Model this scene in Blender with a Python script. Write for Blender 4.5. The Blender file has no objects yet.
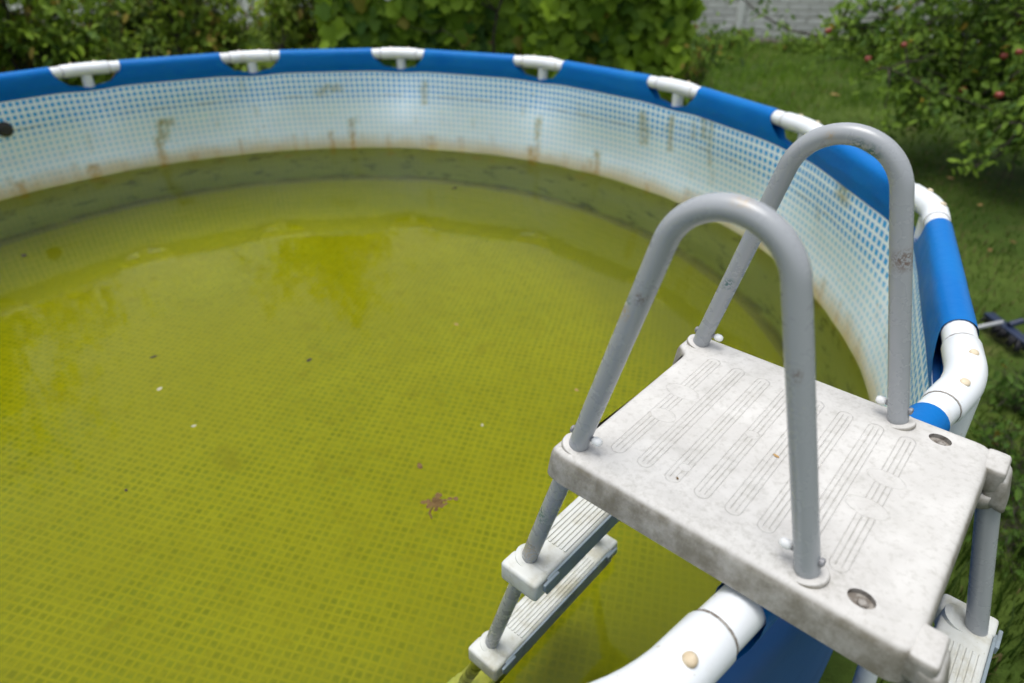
import bpy, bmesh, math, random
import numpy as np
from mathutils import Vector, Matrix

random.seed(7)
rng = np.random.default_rng(11)
scene = bpy.context.scene
COL = scene.collection
R_ = math.radians

# ------------------------------------------------------------------ basics
S = 2.285            # pool radius at the rim
WATER = -0.61        # water level, rim centre line is z = 0
FLOOR = -1.27        # pool floor
GZ = -1.275          # lawn level
N_J = 15


def tag(o, label=None, cat=None, group=None, kind=None):
    if label: o['label'] = label
    if cat: o['category'] = cat
    if group: o['group'] = group
    if kind: o['kind'] = kind
    return o


def empty(name, loc, label, cat, group=None):
    o = bpy.data.objects.new(name, None)
    COL.objects.link(o)
    o.location = loc
    o.empty_display_size = 0.1
    return tag(o, label, cat, group)


def link(name, me, mats, parent=None, smooth=True):
    o = bpy.data.objects.new(name, me)
    COL.objects.link(o)
    for m in (mats if isinstance(mats, (list, tuple)) else [mats]):
        me.materials.append(m)
    if smooth:
        me.polygons.foreach_set('use_smooth', [True] * len(me.polygons))
    if parent is not None:
        o.parent = parent
        o.matrix_parent_inverse = Matrix.Translation(-Vector(parent.location))
    return o


def mesh_from(verts, faces):
    me = bpy.data.meshes.new('m')
    me.from_pydata([tuple(v) for v in verts], [], faces)
    me.update()
    return me


class MB:
    """collects shapes, then links them as one mesh object"""
    def __init__(s): s.v = []; s.f = []; s.mi = []

    def add(s, vs, fs, mi=0):
        n = len(s.v)
        s.v += [tuple(v) for v in vs]
        s.f += [tuple(i + n for i in f) for f in fs]
        s.mi += [mi] * len(fs)

    def tube(s, pts, rad, seg=16, caps=True, mi=0):
        P = [Vector(p) for p in pts]
        rr = rad if isinstance(rad, (list, tuple)) else [rad] * len(P)
        t0 = (P[1] - P[0]).normalized()
        a = Vector((0, 0, 1)) if abs(t0.z) < .9 else Vector((1, 0, 0))
        nrm = t0.cross(a).normalized()
        vs, fs = [], []
        for i, p in enumerate(P):
            if i == 0: t = t0
            elif i == len(P) - 1: t = (P[i] - P[i - 1]).normalized()
            else: t = ((P[i] - P[i - 1]).normalized() + (P[i + 1] - P[i]).normalized()).normalized()
            nrm = (nrm - t * nrm.dot(t)).normalized()
            b = t.cross(nrm)
            for k in range(seg):
                an = 2 * math.pi * k / seg
                vs.append(p + (nrm * math.cos(an) + b * math.sin(an)) * rr[i])
        for i in range(len(P) - 1):
            for k in range(seg):
                k2 = (k + 1) % seg
                fs.append((i * seg + k, i * seg + k2, (i + 1) * seg + k2, (i + 1) * seg + k))
        if caps:
            fs.append(tuple(range(seg - 1, -1, -1)))
            fs.append(tuple((len(P) - 1) * seg + k for k in range(seg)))
        s.add(vs, fs, mi)

    def box(s, c, x, y, z, mi=0, bev=0.0):
        """box centred at c with half-axis vectors x,y,z and bevelled edges"""
        bm = bmesh.new()
        bmesh.ops.create_cube(bm, size=2)
        M = Matrix((tuple(x) + (0,), tuple(y) + (0,), tuple(z) + (0,), (0, 0, 0, 1))).transposed()
        M.translation = Vector(c)
        bmesh.ops.transform(bm, matrix=M, verts=bm.verts)
        if bev > 0:
            bmesh.ops.bevel(bm, geom=bm.edges[:], offset=bev, segments=3, affect='EDGES', profile=.6)
        bm.verts.index_update()
        s.add([v.co[:] for v in bm.verts], [tuple(v.index for v in f.verts) for f in bm.faces], mi)
        bm.free()

    def build(s, name, mats, parent=None, smooth=True, auto=None):
        me = mesh_from(s.v, s.f)
        me.polygons.foreach_set('material_index', s.mi)
        o = link(name, me, mats, parent, smooth)
        if auto is not None:
            me.set_sharp_from_angle(angle=R_(auto))
        return o


# ------------------------------------------------------------------ materials
class NT:
    def __init__(s, name):
        s.m = bpy.data.materials.new(name)
        s.m.use_nodes = True
        s.t = s.m.node_tree
        s.t.nodes.clear()
        s.out = s.t.nodes.new('ShaderNodeOutputMaterial')

    def n(s, typ, ins=None, **kw):
        nd = s.t.nodes.new(typ)
        for k, v in kw.items(): setattr(nd, k, v)
        for k, v in (ins or {}).items():
            sock = nd.inputs[k]
            if isinstance(v, bpy.types.NodeSocket): s.t.links.new(v, sock)
            else: sock.default_value = v
        return nd

    def math(s, op, a, b=None, c=None, clamp=False):
        nd = s.t.nodes.new('ShaderNodeMath'); nd.operation = op; nd.use_clamp = clamp
        for i, v in enumerate((a, b, c)):
            if v is None: continue
            if isinstance(v, bpy.types.NodeSocket): s.t.links.new(v, nd.inputs[i])
            else: nd.inputs[i].default_value = v
        return nd.outputs[0]

    def mapr(s, v, a, b, c=0., d=1., smooth=True):
        nd = s.n('ShaderNodeMapRange', {'Value': v, 'From Min': a, 'From Max': b, 'To Min': c, 'To Max': d})
        nd.interpolation_type = 'SMOOTHSTEP' if smooth else 'LINEAR'
        return nd.outputs[0]

    def mix(s, f, a, b):
        nd = s.t.nodes.new('ShaderNodeMix'); nd.data_type = 'RGBA'
        for i, v in ((0, f), (6, a), (7, b)):
            if isinstance(v, bpy.types.NodeSocket): s.t.links.new(v, nd.inputs[i])
            else: nd.inputs[i].default_value = v if i == 0 else (*v, 1)
        return nd.outputs[2]

    def noise(s, vec, scale, detail=3., rough=.55):
        nd = s.n('ShaderNodeTexNoise', {'Scale': scale, 'Detail': detail, 'Roughness': rough})
        if vec is not None: s.t.links.new(vec, nd.inputs['Vector'])
        return nd.outputs[0]

    def obj(s): return s.n('ShaderNodeTexCoord').outputs['Object']

    def attr(s, name, out='Fac'):
        return s.n('ShaderNodeAttribute', attribute_name=name).outputs[out]

    def bump(s, h, strength=.3, dist=.002):
        return s.n('ShaderNodeBump', {'Height': h, 'Strength': strength, 'Distance': dist}).outputs[0]

    def principled(s, color, rough=.5, normal=None, spec=.5, **kw):
        nd = s.t.nodes.new('ShaderNodeBsdfPrincipled')
        for k, v in (('Base Color', color), ('Roughness', rough), ('Specular IOR Level', spec), ('Normal', normal)):
            if v is None: continue
            if isinstance(v, bpy.types.NodeSocket): s.t.links.new(v, nd.inputs[k])
            else: nd.inputs[k].default_value = (*v, 1) if k == 'Base Color' else v
        for k, v in kw.items(): nd.inputs[k].default_value = v
        s.t.links.new(nd.outputs[0], s.out.inputs[0])
        return nd


def grime(name, base, dirt, rough=.4, scale=9., lo=.5, hi=.75, amt=.6, bump=.15, fine=True):
    t = NT(name); o = t.obj()
    f = t.mapr(t.noise(o, scale, 6, .65), lo, hi, 0, amt)
    c = t.mix(f, base, dirt)
    if fine:
        sp = t.mapr(t.noise(o, scale * 14, 2), .68, .74, 0, .55)
        c = t.mix(sp, c, dirt)
    nrm = t.bump(t.noise(o, scale * 10, 3), bump, .001)
    t.principled(c, t.mapr(f, 0, 1, rough, rough + .25, False), nrm)
    return t.m


def vinyl_mat():
    t = NT('blue_vinyl'); o = t.obj()
    n = t.noise(o, 4., 5, .6)
    c = t.mix(t.mapr(n, .35, .75), (.0, .125, .415), (.004, .145, .43))
    c = t.mix(t.mapr(t.noise(o, 30, 5, .7), .58, .78, 0, .35), c, (.06, .17, .36))
    c = t.mix(t.mapr(t.noise(o, 160, 2), .74, .77, 0, .6), c, (.25, .30, .34))
    st = t.n('ShaderNodeMapping', {'Vector': o, 'Scale': (9, 9, 22)}).outputs[0]
    h = t.math('ADD', t.noise(st, 1., 4, .55), t.math('MULTIPLY', t.noise(o, 55, 3), .12))
    t.principled(c, t.mapr(n, .3, .7, .38, .55), t.bump(h, .6, .006), .14)
    return t.m


M = {}
M['white_pvc'] = grime('white_plastic', (.72, .745, .76), (.42, .36, .26), .33, 7, .55, .8, .5, .08)
M['cap'] = grime('yellowed_plastic', (.60, .51, .36), (.38, .27, .14), .5, 40, .45, .7, .6)
M['blue'] = vinyl_mat()
M['blue_out'] = grime('outer_blue_vinyl', (.01, .09, .30), (.03, .07, .16), .45, 5, .45, .8, .5)
M['knob'] = grime('white_knob_plastic', (.80, .80, .78), (.5, .48, .42), .35, 60, .6, .8, .5)
M['steel'] = grime('bolt_steel', (.20, .20, .21), (.16, .09, .05), .35, 120, .5, .7, .6)
M['black'] = grime('black_rubber', (.014, .014, .015), (.05, .045, .04), .55, 12, .5, .8, .4)
M['dark'] = grime('hole_shadow_plastic', (.28, .26, .23), (.12, .10, .08), .7, 90, .45, .6, .8)
M['wood'] = grime('bark', (.05, .038, .028), (.022, .018, .014), .85, 18, .4, .7, .8, .5)

# liner wall -------------------------------------------------------------
def liner_wall_mat():
    t = NT('liner_mosaic_print')
    uv = t.n('ShaderNodeUVMap', uv_map='print').outputs[0]
    sep = t.n('ShaderNodeSeparateXYZ', {0: uv})
    u, v = sep.outputs[0], sep.outputs[1]
    wob = t.noise(uv, 9., 2)
    cell = .0348
    fu = t.math('ABSOLUTE', t.math('SUBTRACT', t.math('FRACT', t.math('DIVIDE', u, cell)), .5))
    fv = t.math('ABSOLUTE', t.math('SUBTRACT', t.math('FRACT', t.math('DIVIDE', v, cell)), .5))
    d = t.math('SMOOTH_MAX', fu, fv, .12)
    half = t.mapr(v, -.35, -.22, .25, .31)
    mask = t.mapr(t.math('SUBTRACT', d, half), -.03, .03, 1, 0)
    # strength of ink with height: strong at the hem, washed out below
    ink = t.mapr(v, -.345, -.235, 0, 1)
    blue = t.mix(ink, (.33, .66, .86), (.0, .34, .74))
    white = t.mix(t.mapr(v, -.4, -.1), (.84, .92, .955), (.83, .905, .94))
    mask = t.math('MULTIPLY', mask, t.mapr(v, -.104, -.100, 1, 0))
    c = t.mix(t.math('MULTIPLY', mask, t.mapr(v, -.60, -.30, .50, .98)), white, blue)
    # print fades below water as well
    # faint fold lines and grime
    g = t.noise(uv, 3.2, 5, .6)
    c = t.mix(t.mapr(g, .5, .8, 0, .16), c, (.50, .55, .55))
    fold = t.math('ABSOLUTE', t.math('ADD', v, t.math('ADD', .245, t.math('MULTIPLY', wob, .02))))
    foldm = t.math('MULTIPLY', t.mapr(fold, .002, .007, 1, 0), t.mapr(t.noise(uv, 6., 3), .48, .62, 0, .55))
    c = t.mix(foldm, c, (.36, .36, .31))
    sp = t.mapr(t.noise(uv, 26, 2), .71, .76, 0, .45)
    c = t.mix(sp, c, (.33, .31, .22))
    # scum band just above the water
    sn = t.noise(uv, 5.5, 4)
    edge = t.math('ADD', v, t.math('MULTIPLY', t.math('SUBTRACT', sn, .5), .09))
    c = t.mix(t.mapr(edge, WATER + .005, WATER + .12, .72, 0), c, (.60, .455, .20))
    c = t.mix(t.mapr(v, WATER, WATER + .035, .75, 0), c, (.55, .52, .30))
    # algae film under water
    c = t.mix(t.mapr(v, WATER - .015, WATER + .008, .46, 0), c, (.20, .37, .12))
    under = t.mapr(v, WATER - .03, WATER - .01, 1, 0)
    c = t.mix(t.math('MULTIPLY', under, t.mapr(t.noise(uv, 6.5, 5, .68), .52, .68, 0, .75)), c, (.075, .095, .03))
    c = t.mix(t.mapr(edge, -1.255, -1.18, .85, 0), c, (.07, .06, .012))
    st = t.attr('stain')
    stm = t.math('MULTIPLY', st, t.mapr(t.noise(uv, 30, 4, .65), .32, .6, .25, 1))
    scol = t.mix(t.mapr(v, -.60, -.42), (.50, .30, .07), (.32, .28, .065))
    c = t.mix(t.math('MULTIPLY', stm, .95), c, scol)
    nrm = t.bump(t.noise(uv, 7, 3), .35, .01)
    t.principled(c, .42, nrm)
    return t.m


def liner_floor_mat():
    t = NT('liner_floor_print')
    o = t.obj()
    rot = t.n('ShaderNodeVectorRotate', {'Vector': o, 'Angle': R_(35)}, rotation_type='Z_AXIS').outputs[0]
    wv = t.n('ShaderNodeTexNoise', {'Vector': rot, 'Scale': 2.2, 'Detail': 2.}).outputs['Color']
    off = t.n('ShaderNodeVectorMath', {0: wv, 1: (.022, .022, 0)}, operation='MULTIPLY').outputs[0]
    p = t.n('ShaderNodeVectorMath', {0: rot, 1: off}, operation='ADD').outputs[0]
    sep = t.n('ShaderNodeSeparateXYZ', {0: p})
    cell = .0275
    fu = t.math('ABSOLUTE', t.math('SUBTRACT', t.math('FRACT', t.math('DIVIDE', sep.outputs[0], cell)), .5))
    fv = t.math('ABSOLUTE', t.math('SUBTRACT', t.math('FRACT', t.math('DIVIDE', sep.outputs[1], cell)), .5))
    d = t.math('SMOOTH_MAX', fu, fv, .1)
    mask = t.mapr(d, .23, .475, 1, 0)
    n1 = t.noise(o, 2.4, 5, .6)
    n2 = t.noise(o, 16, 3)
    n3 = t.noise(o, 40, 2)
    line = t.mix(t.mapr(n1, .35, .7), (.335, .322, .006), (.40, .382, .014))
    cel = t.mix(t.mapr(n2, .35, .65), (.18, .208, .007), (.235, .268, .020))
    c = t.mix(t.math('MULTIPLY', mask, t.mapr(n3, .3, .62, .3, 1.)), line, cel)
    c = t.mix(t.mapr(n1, .55, .75, 0, .4), c, (.30, .285, .006))
    c = t.mix(t.mapr(n2, .60, .72, 0, .45), c, (.215, .215, .005))
    # clouds of settled silt, wandering over the print
    n4 = t.noise(o, 1.1, 6, .62)
    c = t.mix(t.mapr(n4, .40, .62, 0, .42), c, (.30, .285, .006))
    c = t.mix(t.mapr(t.noise(o, 5.5, 6, .7), .56, .70, 0, .5), c, (.23, .215, .005))
    # ring creases left by folding
    q = t.n('ShaderNodeVectorMath', {0: o, 1: (-.45, .1, 0)}, operation='SUBTRACT').outputs[0]
    rq = t.math('ADD', t.n('ShaderNodeVectorMath', {0: q}, operation='LENGTH').outputs['Value'], t.math('MULTIPLY', n4, .25))
    rg = None
    for r0 in (.62, .83, 1.28):
        g_ = t.mapr(t.math('ABSOLUTE', t.math('SUBTRACT', rq, r0)), .003, .016, 1, 0)
        rg = g_ if rg is None else t.math('MAXIMUM', rg, g_)
    c = t.mix(t.math('MULTIPLY', rg, t.mapr(n2, .35, .6, .15, .75)), c, (.19, .18, .006))
    rad = t.n('ShaderNodeVectorMath', {0: o}, operation='LENGTH').outputs['Value']
    # settled sediment and painted-in wall shade, darker toward the foot of the wall
    c = t.mix(t.mapr(t.math('ADD', rad, t.math('MULTIPLY', n1, .3)), 1.95, 2.40, 0, .85), c, (.17, .18, .02))
    nrm = t.bump(t.math('ADD', n1, t.math('MULTIPLY', n2, .15)), .25, .03)
    t.principled(c, .6, nrm, .2)
    return t.m


def water_mat():
    t = NT('green_pool_water')
    o = t.obj()
    nrm = t.bump(t.noise(o, 4.5, 3), .09, .01)
    rf = t.n('ShaderNodeBsdfRefraction', {'Color': (.95, .97, .42, 1), 'Roughness': 0.0, 'IOR': 1.333, 'Normal': nrm})
    gl = t.n('ShaderNodeBsdfGlossy', {'Color': (1, 1, 1, 1), 'Roughness': 0.05, 'Normal': nrm})
    fr = t.n('ShaderNodeFresnel', {'IOR': 1.333, 'Normal': nrm})
    ff = t.math('MULTIPLY', fr.outputs[0], .56)
    mx = t.n('ShaderNodeMixShader', {0: ff, 1: rf.outputs[0], 2: gl.outputs[0]})
    t.t.links.new(mx.outputs[0], t.out.inputs[0])
    return t.m


def tube_mat():
    t = NT('grey_enamelled_tube')
    o = t.obj()
    f = t.mapr(t.noise(o, 14, 5, .6), .4, .8, 0, .35)
    c = t.mix(f, (.315, .328, .34), (.35, .36, .365))
    chip = t.mapr(t.noise(o, 150, 2), .83, .85, 0, .7)
    c = t.mix(chip, c, (.10, .07, .05))
    smear = t.mapr(t.noise(o, 70, 3), .74, .9, 0, .15)
    c = t.mix(smear, c, (.24, .21, .18))
    fine = t.noise(o, 260, 3, .7)
    rust = t.math('MULTIPLY', t.attr('rust'), t.mapr(fine, .42, .56))
    c = t.mix(rust, c, (.13, .07, .045))
    grn = t.math('MULTIPLY', t.attr('paint'), t.mapr(t.noise(o, 170, 3, .7), .46, .56))
    c = t.mix(grn, c, (.01, .10, .09))
    tan = t.math('MULTIPLY', t.attr('scuff'), t.mapr(fine, .40, .55))
    c = t.mix(tan, c, (.36, .29, .20))
    nrm = t.bump(t.noise(o, 25, 2), .02, .002)
    t.principled(c, t.mapr(t.noise(o, 30, 4), .35, .7, .25, .32), nrm, .55)
    return t.m


def platform_mat():
    t = NT('weathered_white_platform')
    uv = t.n('ShaderNodeUVMap', uv_map='deck').outputs[0]
    sep = t.n('ShaderNodeSeparateXYZ', {0: uv})
    u, v = sep.outputs[0], sep.outputs[1]
    up = t.n('ShaderNodeNewGeometry').outputs['Normal']
    nz = t.n('ShaderNodeSeparateXYZ', {0: up}).outputs[2]
    o = t.obj()
    base = t.mix(t.mapr(t.noise(o, 16, 5), .35, .7), (.495, .48, .45), (.57, .556, .523))
    # grooves: eight stadium shaped sets of four lines
    pitch = .0434
    k = t.math('ROUND', t.math('DIVIDE', t.math('SUBTRACT', u, .047), pitch))
    k = t.math('MINIMUM', t.math('MAXIMUM', k, 0), 7)
    du = t.math('SUBTRACT', t.math('SUBTRACT', u, .047), t.math('MULTIPLY', k, pitch))
    dv = t.math('MAXIMUM', t.math('SUBTRACT', t.math('ABSOLUTE', t.math('SUBTRACT', v, .179)), .145), 0)
    r = t.math('SQRT', t.math('ADD', t.math('MULTIPLY', du, du), t.math('MULTIPLY', dv, dv)))
    l1 = t.math('MULTIPLY', .75, t.mapr(t.math('ABSOLUTE', t.math('SUBTRACT', r, .0108)), .0002, .0011, 1, 0))
    rin = t.math('ABSOLUTE', du)
    l2 = t.mapr(t.math('ABSOLUTE', t.math('SUBTRACT', rin, .0037)), .0003, .0012, 1, 0)
    l2 = t.math('MULTIPLY', l2, t.mapr(dv, .0, .004, 1, 0))
    lines = t.math('MAXIMUM', l1, l2)
    # oval blank medallions that interrupt the first and last set
    ov = None; ring = None
    for (uc, vc, a, b) in ((.048, .214, .027, .017), (.056, .141, .020, .015), (.347, .150, .026, .017), (.350, .222, .024, .015), (.177, .188, .010, .009), (.137, .06, .008, .008)):
        ex = t.math('DIVIDE', t.math('SUBTRACT', u, uc), a)
        ey = t.math('DIVIDE', t.math('SUBTRACT', v, vc), b)
        e = t.math('SQRT', t.math('ADD', t.math('MULTIPLY', ex, ex), t.math('MULTIPLY', ey, ey)))
        ins = t.mapr(e, .96, 1.04, 1, 0)
        rg = t.math('MAXIMUM', t.mapr(t.math('ABSOLUTE', t.math('SUBTRACT', e, 1.)), .02, .07, 1, 0),
                    t.math('MULTIPLY', t.mapr(t.math('ABSOLUTE', t.math('SUBTRACT', e, .55)), .03, .09, 1, 0), .3))
        ov = ins if ov is None else t.math('MAXIMUM', ov, ins)
        ring = rg if ring is None else t.math('MAXIMUM', ring, rg)
    lines = t.math('MULTIPLY', lines, t.math('SUBTRACT', 1., ov))
    lines = t.math('MAXIMUM', lines, t.math('MULTIPLY', ring, .45))
    lines = t.math('MULTIPLY', lines, t.mapr(nz, .6, .9))
    dirtn = t.noise(o, 24, 5, .65)
    # grey-green grime: blotches on top, heavy on the skirt
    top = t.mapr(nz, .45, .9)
    blot = t.mapr(dirtn, .50, .80, 0, .45)
    fine = t.noise(o, 210, 4, .75)
    edge = t.math('MAXIMUM', t.attr('grime'), 0)
    c = t.mix(blot, base, (.345, .335, .305))
    c = t.mix(t.mapr(t.noise(o, 5.5, 4, .6), .42, .66, 0, .20), c, (.40, .385, .345))
    c = t.mix(t.math('MULTIPLY', t.mapr(t.noise(o, 90, 3, .7), .48, .72), .34), c, (.30, .285, .245))
    c = t.mix(t.math('MULTIPLY', edge, t.mapr(t.noise(o, 130, 6, .7), .42, .72, 0, .8)), c, (.22, .205, .165))
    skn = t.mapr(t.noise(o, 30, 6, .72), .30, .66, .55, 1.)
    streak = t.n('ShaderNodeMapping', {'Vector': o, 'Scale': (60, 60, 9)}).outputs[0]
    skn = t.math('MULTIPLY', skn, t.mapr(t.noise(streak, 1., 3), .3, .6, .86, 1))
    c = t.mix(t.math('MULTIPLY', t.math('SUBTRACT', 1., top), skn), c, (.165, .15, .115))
    c = t.mix(t.math('MULTIPLY', lines, t.mapr(t.noise(o, 45, 3), .35, .65, .04, .34)), c, (.20, .185, .15))
    sp = t.mapr(fine, .70, .74, 0, .5)
    c = t.mix(sp, c, (.27, .23, .17))
    bar = t.math('MULTIPLY', t.mapr(r, .0085, .0112, 1, 0), t.math('SUBTRACT', 1., ov))
    bar = t.math('MULTIPLY', bar, t.mapr(nz, .6, .9))
    scr = t.n('ShaderNodeMapping', {'Vector': o, 'Rotation': (0, 0, .6), 'Scale': (40, 420, 40)}).outputs[0]
    scm = t.math('MULTIPLY', t.mapr(t.noise(scr, 1., 2), .66, .74), t.mapr(t.noise(o, 12, 3), .5, .65))
    c = t.mix(t.math('MULTIPLY', scm, .4), c, (.33, .32, .28))
    c = t.mix(t.math('MULTIPLY', bar, t.mapr(t.noise(o, 60, 5, .7), .35, .65, .0, .16)), c, (.42, .405, .36))
    h = t.math('ADD', t.math('ADD', t.math('MULTIPLY', lines, -1.), t.math('MULTIPLY', bar, .45)), t.math('MULTIPLY', t.noise(o, 400, 2), .22))
    nrm = t.bump(h, .8, .0011)
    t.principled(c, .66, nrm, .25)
    return t.m


def leaf_mat(name, trans=.35, rough=.45):
    t = NT(name)
    c = t.attr('tint', 'Color')
    o = t.obj()
    c2 = t.mix(t.mapr(t.noise(o, 60, 2), .4, .7, 0, .25), c, (.02, .03, .008))
    p = t.n('ShaderNodeBsdfPrincipled', {'Base Color': c2, 'Roughness': rough + .12, 'Specular IOR Level': .2})
    tr = t.n('ShaderNodeBsdfTranslucent', {'Color': c})
    mx = t.n('ShaderNodeMixShader', {0: trans, 1: p.outputs[0], 2: tr.outputs[0]})
    t.t.links.new(mx.outputs[0], t.out.inputs[0])
    return t.m


def ground_mat():
    t = NT('lawn_soil')
    o = t.obj()
    a = t.noise(o, .9, 5, .6)
    b = t.noise(o, 14, 4, .7)
    c = t.mix(t.mapr(a, .35, .65), (.036, .066, .010), (.07, .105, .017))
    c = t.mix(t.mapr(t.noise(o, 1.7, 4, .6), .58, .72, 0, .65), c, (.13, .11, .045))
    c = t.mix(t.mapr(b, .4, .7, 0, .6), c, (.028, .045, .006))
    t.principled(c, .9, t.bump(b, .6, .03), .1)
    return t.m


def fence_mat():
    t = NT('whitewashed_concrete_panel')
    uv = t.n('ShaderNodeUVMap', uv_map='panel').outputs[0]
    br = t.n('ShaderNodeTexBrick', {'Vector': uv, 'Color1': (.72, .72, .69, 1), 'Color2': (.57, .57, .545, 1), 'Mortar': (.42, .42, .39, 1), 'Scale': 1.0, 'Mortar Size': .018, 'Mortar Smooth': .9, 'Brick Width': .40, 'Row Height': .125})
    c = br.outputs[0]
    n = t.noise(uv, 3., 5, .65)
    c = t.mix(t.mapr(n, .5, .75, 0, .5), c, (.24, .23, .19))
    sep = t.n('ShaderNodeSeparateXYZ', {0: uv})
    c = t.mix(t.mapr(t.math('ADD', sep.outputs[1], t.math('MULTIPLY', n, .15)), .12, .24, .75, 0), c, (.21, .12, .06))
    h = t.math('ADD', t.math('MULTIPLY', br.outputs['Fac'], -1.), t.math('MULTIPLY', t.noise(uv, 30, 4), .8))
    t.principled(c, .85, t.bump(h, .7, .02), .2)
    return t.m


M['liner'] = liner_wall_mat()
M['floor'] = liner_floor_mat()
M['water'] = water_mat()
M['tube'] = tube_mat()
M['deck'] = platform_mat()
M['leaf'] = leaf_mat('vine_leaf', .30, .40)
M['small_leaf'] = leaf_mat('shrub_leaf', .30, .5)
M['grass'] = leaf_mat('grass_blade', .5, .5)
M['ground'] = ground_mat()
M['fence'] = fence_mat()
M['post'] = grime('concrete_post', (.80, .80, .77), (.40, .39, .34), .85, 6, .5, .8, .5, .3)
M['tread'] = grime('white_tread_plastic', (.55, .56, .52), (.30, .27, .16), .55, 16, .40, .72, .7, .2)
M['rail'] = grime('grey_step_rail', (.20, .245, .27), (.12, .13, .12), .45, 26, .5, .72, .6, .1)
M['apple'] = grime('red_apple_skin', (.25, .04, .03), (.30, .20, .06), .35, 14, .5, .7, .7, .02, False)
M['bristle'] = grime('dark_bristles', (.012, .012, .016), (.03, .03, .035), .7, 60, .4, .7, .6, .4)
M['brush_back'] = grime('navy_brush_plastic', (.012, .022, .055), (.03, .03, .04), .4, 30, .5, .7, .5, .1)
M['alu'] = grime('pale_aluminium', (.50, .51, .52), (.30, .29, .27), .35, 30, .5, .75, .5, .05)
M['dead'] = grime('brown_dead_leaf', (.135, .075, .012), (.07, .035, .008), .7, 40, .4, .65, .7)
M['dead_dark'] = grime('dark_debris', (.035, .022, .012), (.015, .01, .006), .7, 60, .4, .65, .7)
M['dead_pale'] = grime('pale_petal', (.44, .40, .29), (.4, .3, .2), .7, 60, .5, .75, .5)
M['dead_tan'] = grime('tan_leaf', (.40, .24, .08), (.22, .12, .05), .7, 60, .5, .75, .5)

# ------------------------------------------------------------------ pool
# joint angles and radii as the frame really stands (slightly out of round)
ANG = [111.0, 87.2, 63.3, 38.6, 13.3, -9.7, -34.0, -59.2] + [-59.2 - 23.72 * k for k in range(1, 8)]
RAD = [.992, .994, 1.021, 1.010, .985, .993, 1.003, 1.0] + [1.0] * 7
JP = [Vector((S * r * math.cos(R_(a)), S * r * math.sin(R_(a)), 0)) for a, r in zip(ANG, RAD)]


def poly_r(deg):
    """radius of the rim polygon at an angle (degrees)"""
    d = deg
    while d > 111.0: d -= 360
    while d <= 111.0 - 360: d += 360
    for i in range(N_J):
        a0 = ANG[i]; a1 = ANG[i + 1] if i + 1 < N_J else ANG[0] - 360
        if a1 - 1e-6 <= d <= a0 + 1e-6:
            p, q = JP[i], JP[(i + 1) % N_J]
            dr = Vector((math.cos(R_(d)), math.sin(R_(d)), 0))
            e = q - p
            den = dr.x * e.y - dr.y * e.x
            return (p.x * e.y - p.y * e.x) / den
    return S


def joint_dist(deg):
    return min(abs((deg - a + 180) % 360 - 180) for a in ANG)


pool = empty('frame_pool', (0, 0, GZ), 'round blue above-ground frame pool with white and blue mosaic liner, half full of green water', 'pool')

rw = .985 * S
NU = 720
zs = list(np.linspace(-.084, -.60, 34)) + list(np.linspace(-.615, FLOOR + .06, 20)) + [FLOOR + .03, FLOOR + .01, FLOOR]
inset = [0.] * 54 + [.008, .025, .055]
from mathutils import noise as mnoise
verts = []; uvs = []; stain = []
SRND = random.Random(5)
STAINS = [  # angle, half width deg, z top, z bottom, strength
    (102.9, .9, -.335, -.46, .9), (102.0, 1.1, -.33, -.37, .7), (103.9, .7, -.44, -.66, .9),
    (74.9, 1.9, -.185, -.225, .6), (76.9, 1.0, -.21, -.25, .6), (59.2, .6, -.16, -.30, .7), (59.2, .9, -.2, -.23, .5),
    (72.5, .5, -.42, -.66, .95), (76.1, .5, -.50, -.72, .8), (76.2, .6, -.68, -.75, .5), (89.3, .5, -.10, -.2, .25),
    (38.5, .55, -.315, -.47, .85), (38.3, .5, -.45, -.6, .6), (39.4, .9, -.525, -.70, .9), (27.0, .6, -.46, -.60, .8),
    (18.2, .8, -.16, -.34, .75), (13.2, .6, -.14, -.33, .7), (13.6, 1.0, -.19, -.23, .4), (6.4, .9, -.05, -.20, .7), (5.0, .5, -.09, -.33, .6), (8.5, .5, -.14, -.22, .5),
    (124.3, .8, -.54, -.68, .8), (114.2, .9, -.535, -.69, .75), (113.0, .8, -.66, -.74, .5), (-21.5, 1.6, -.075, -.155, .8), (-20.2, 1.0, -.07, -.11, .5),
    (95.0, .5, -.66, -.74, .4), (66.0, .8, -.69, -.78, .6), (50.0, 1.0, -.67, -.75, .6), (47.0, .6, -.7, -.76, .5), (30, .8, -.69, -.77, .6), (84, .8, -.7, -.77, .5),
]
for _ in range(46):   # faint drips and scum tongues all along the waterline
    a_ = SRND.uniform(-60, 130); t_ = SRND.uniform(.02, .10)
    STAINS.append((a_, SRND.uniform(.25, 1.1), -.60 + t_, -.66, SRND.uniform(.2, .5)))
for _ in range(26):
    a_ = SRND.uniform(-60, 130); z_ = SRND.uniform(-.15, -.5)
    STAINS.append((a_, SRND.uniform(.2, .7), z_, z_ - SRND.uniform(.02, .09), SRND.uniform(.12, .35)))
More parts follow.
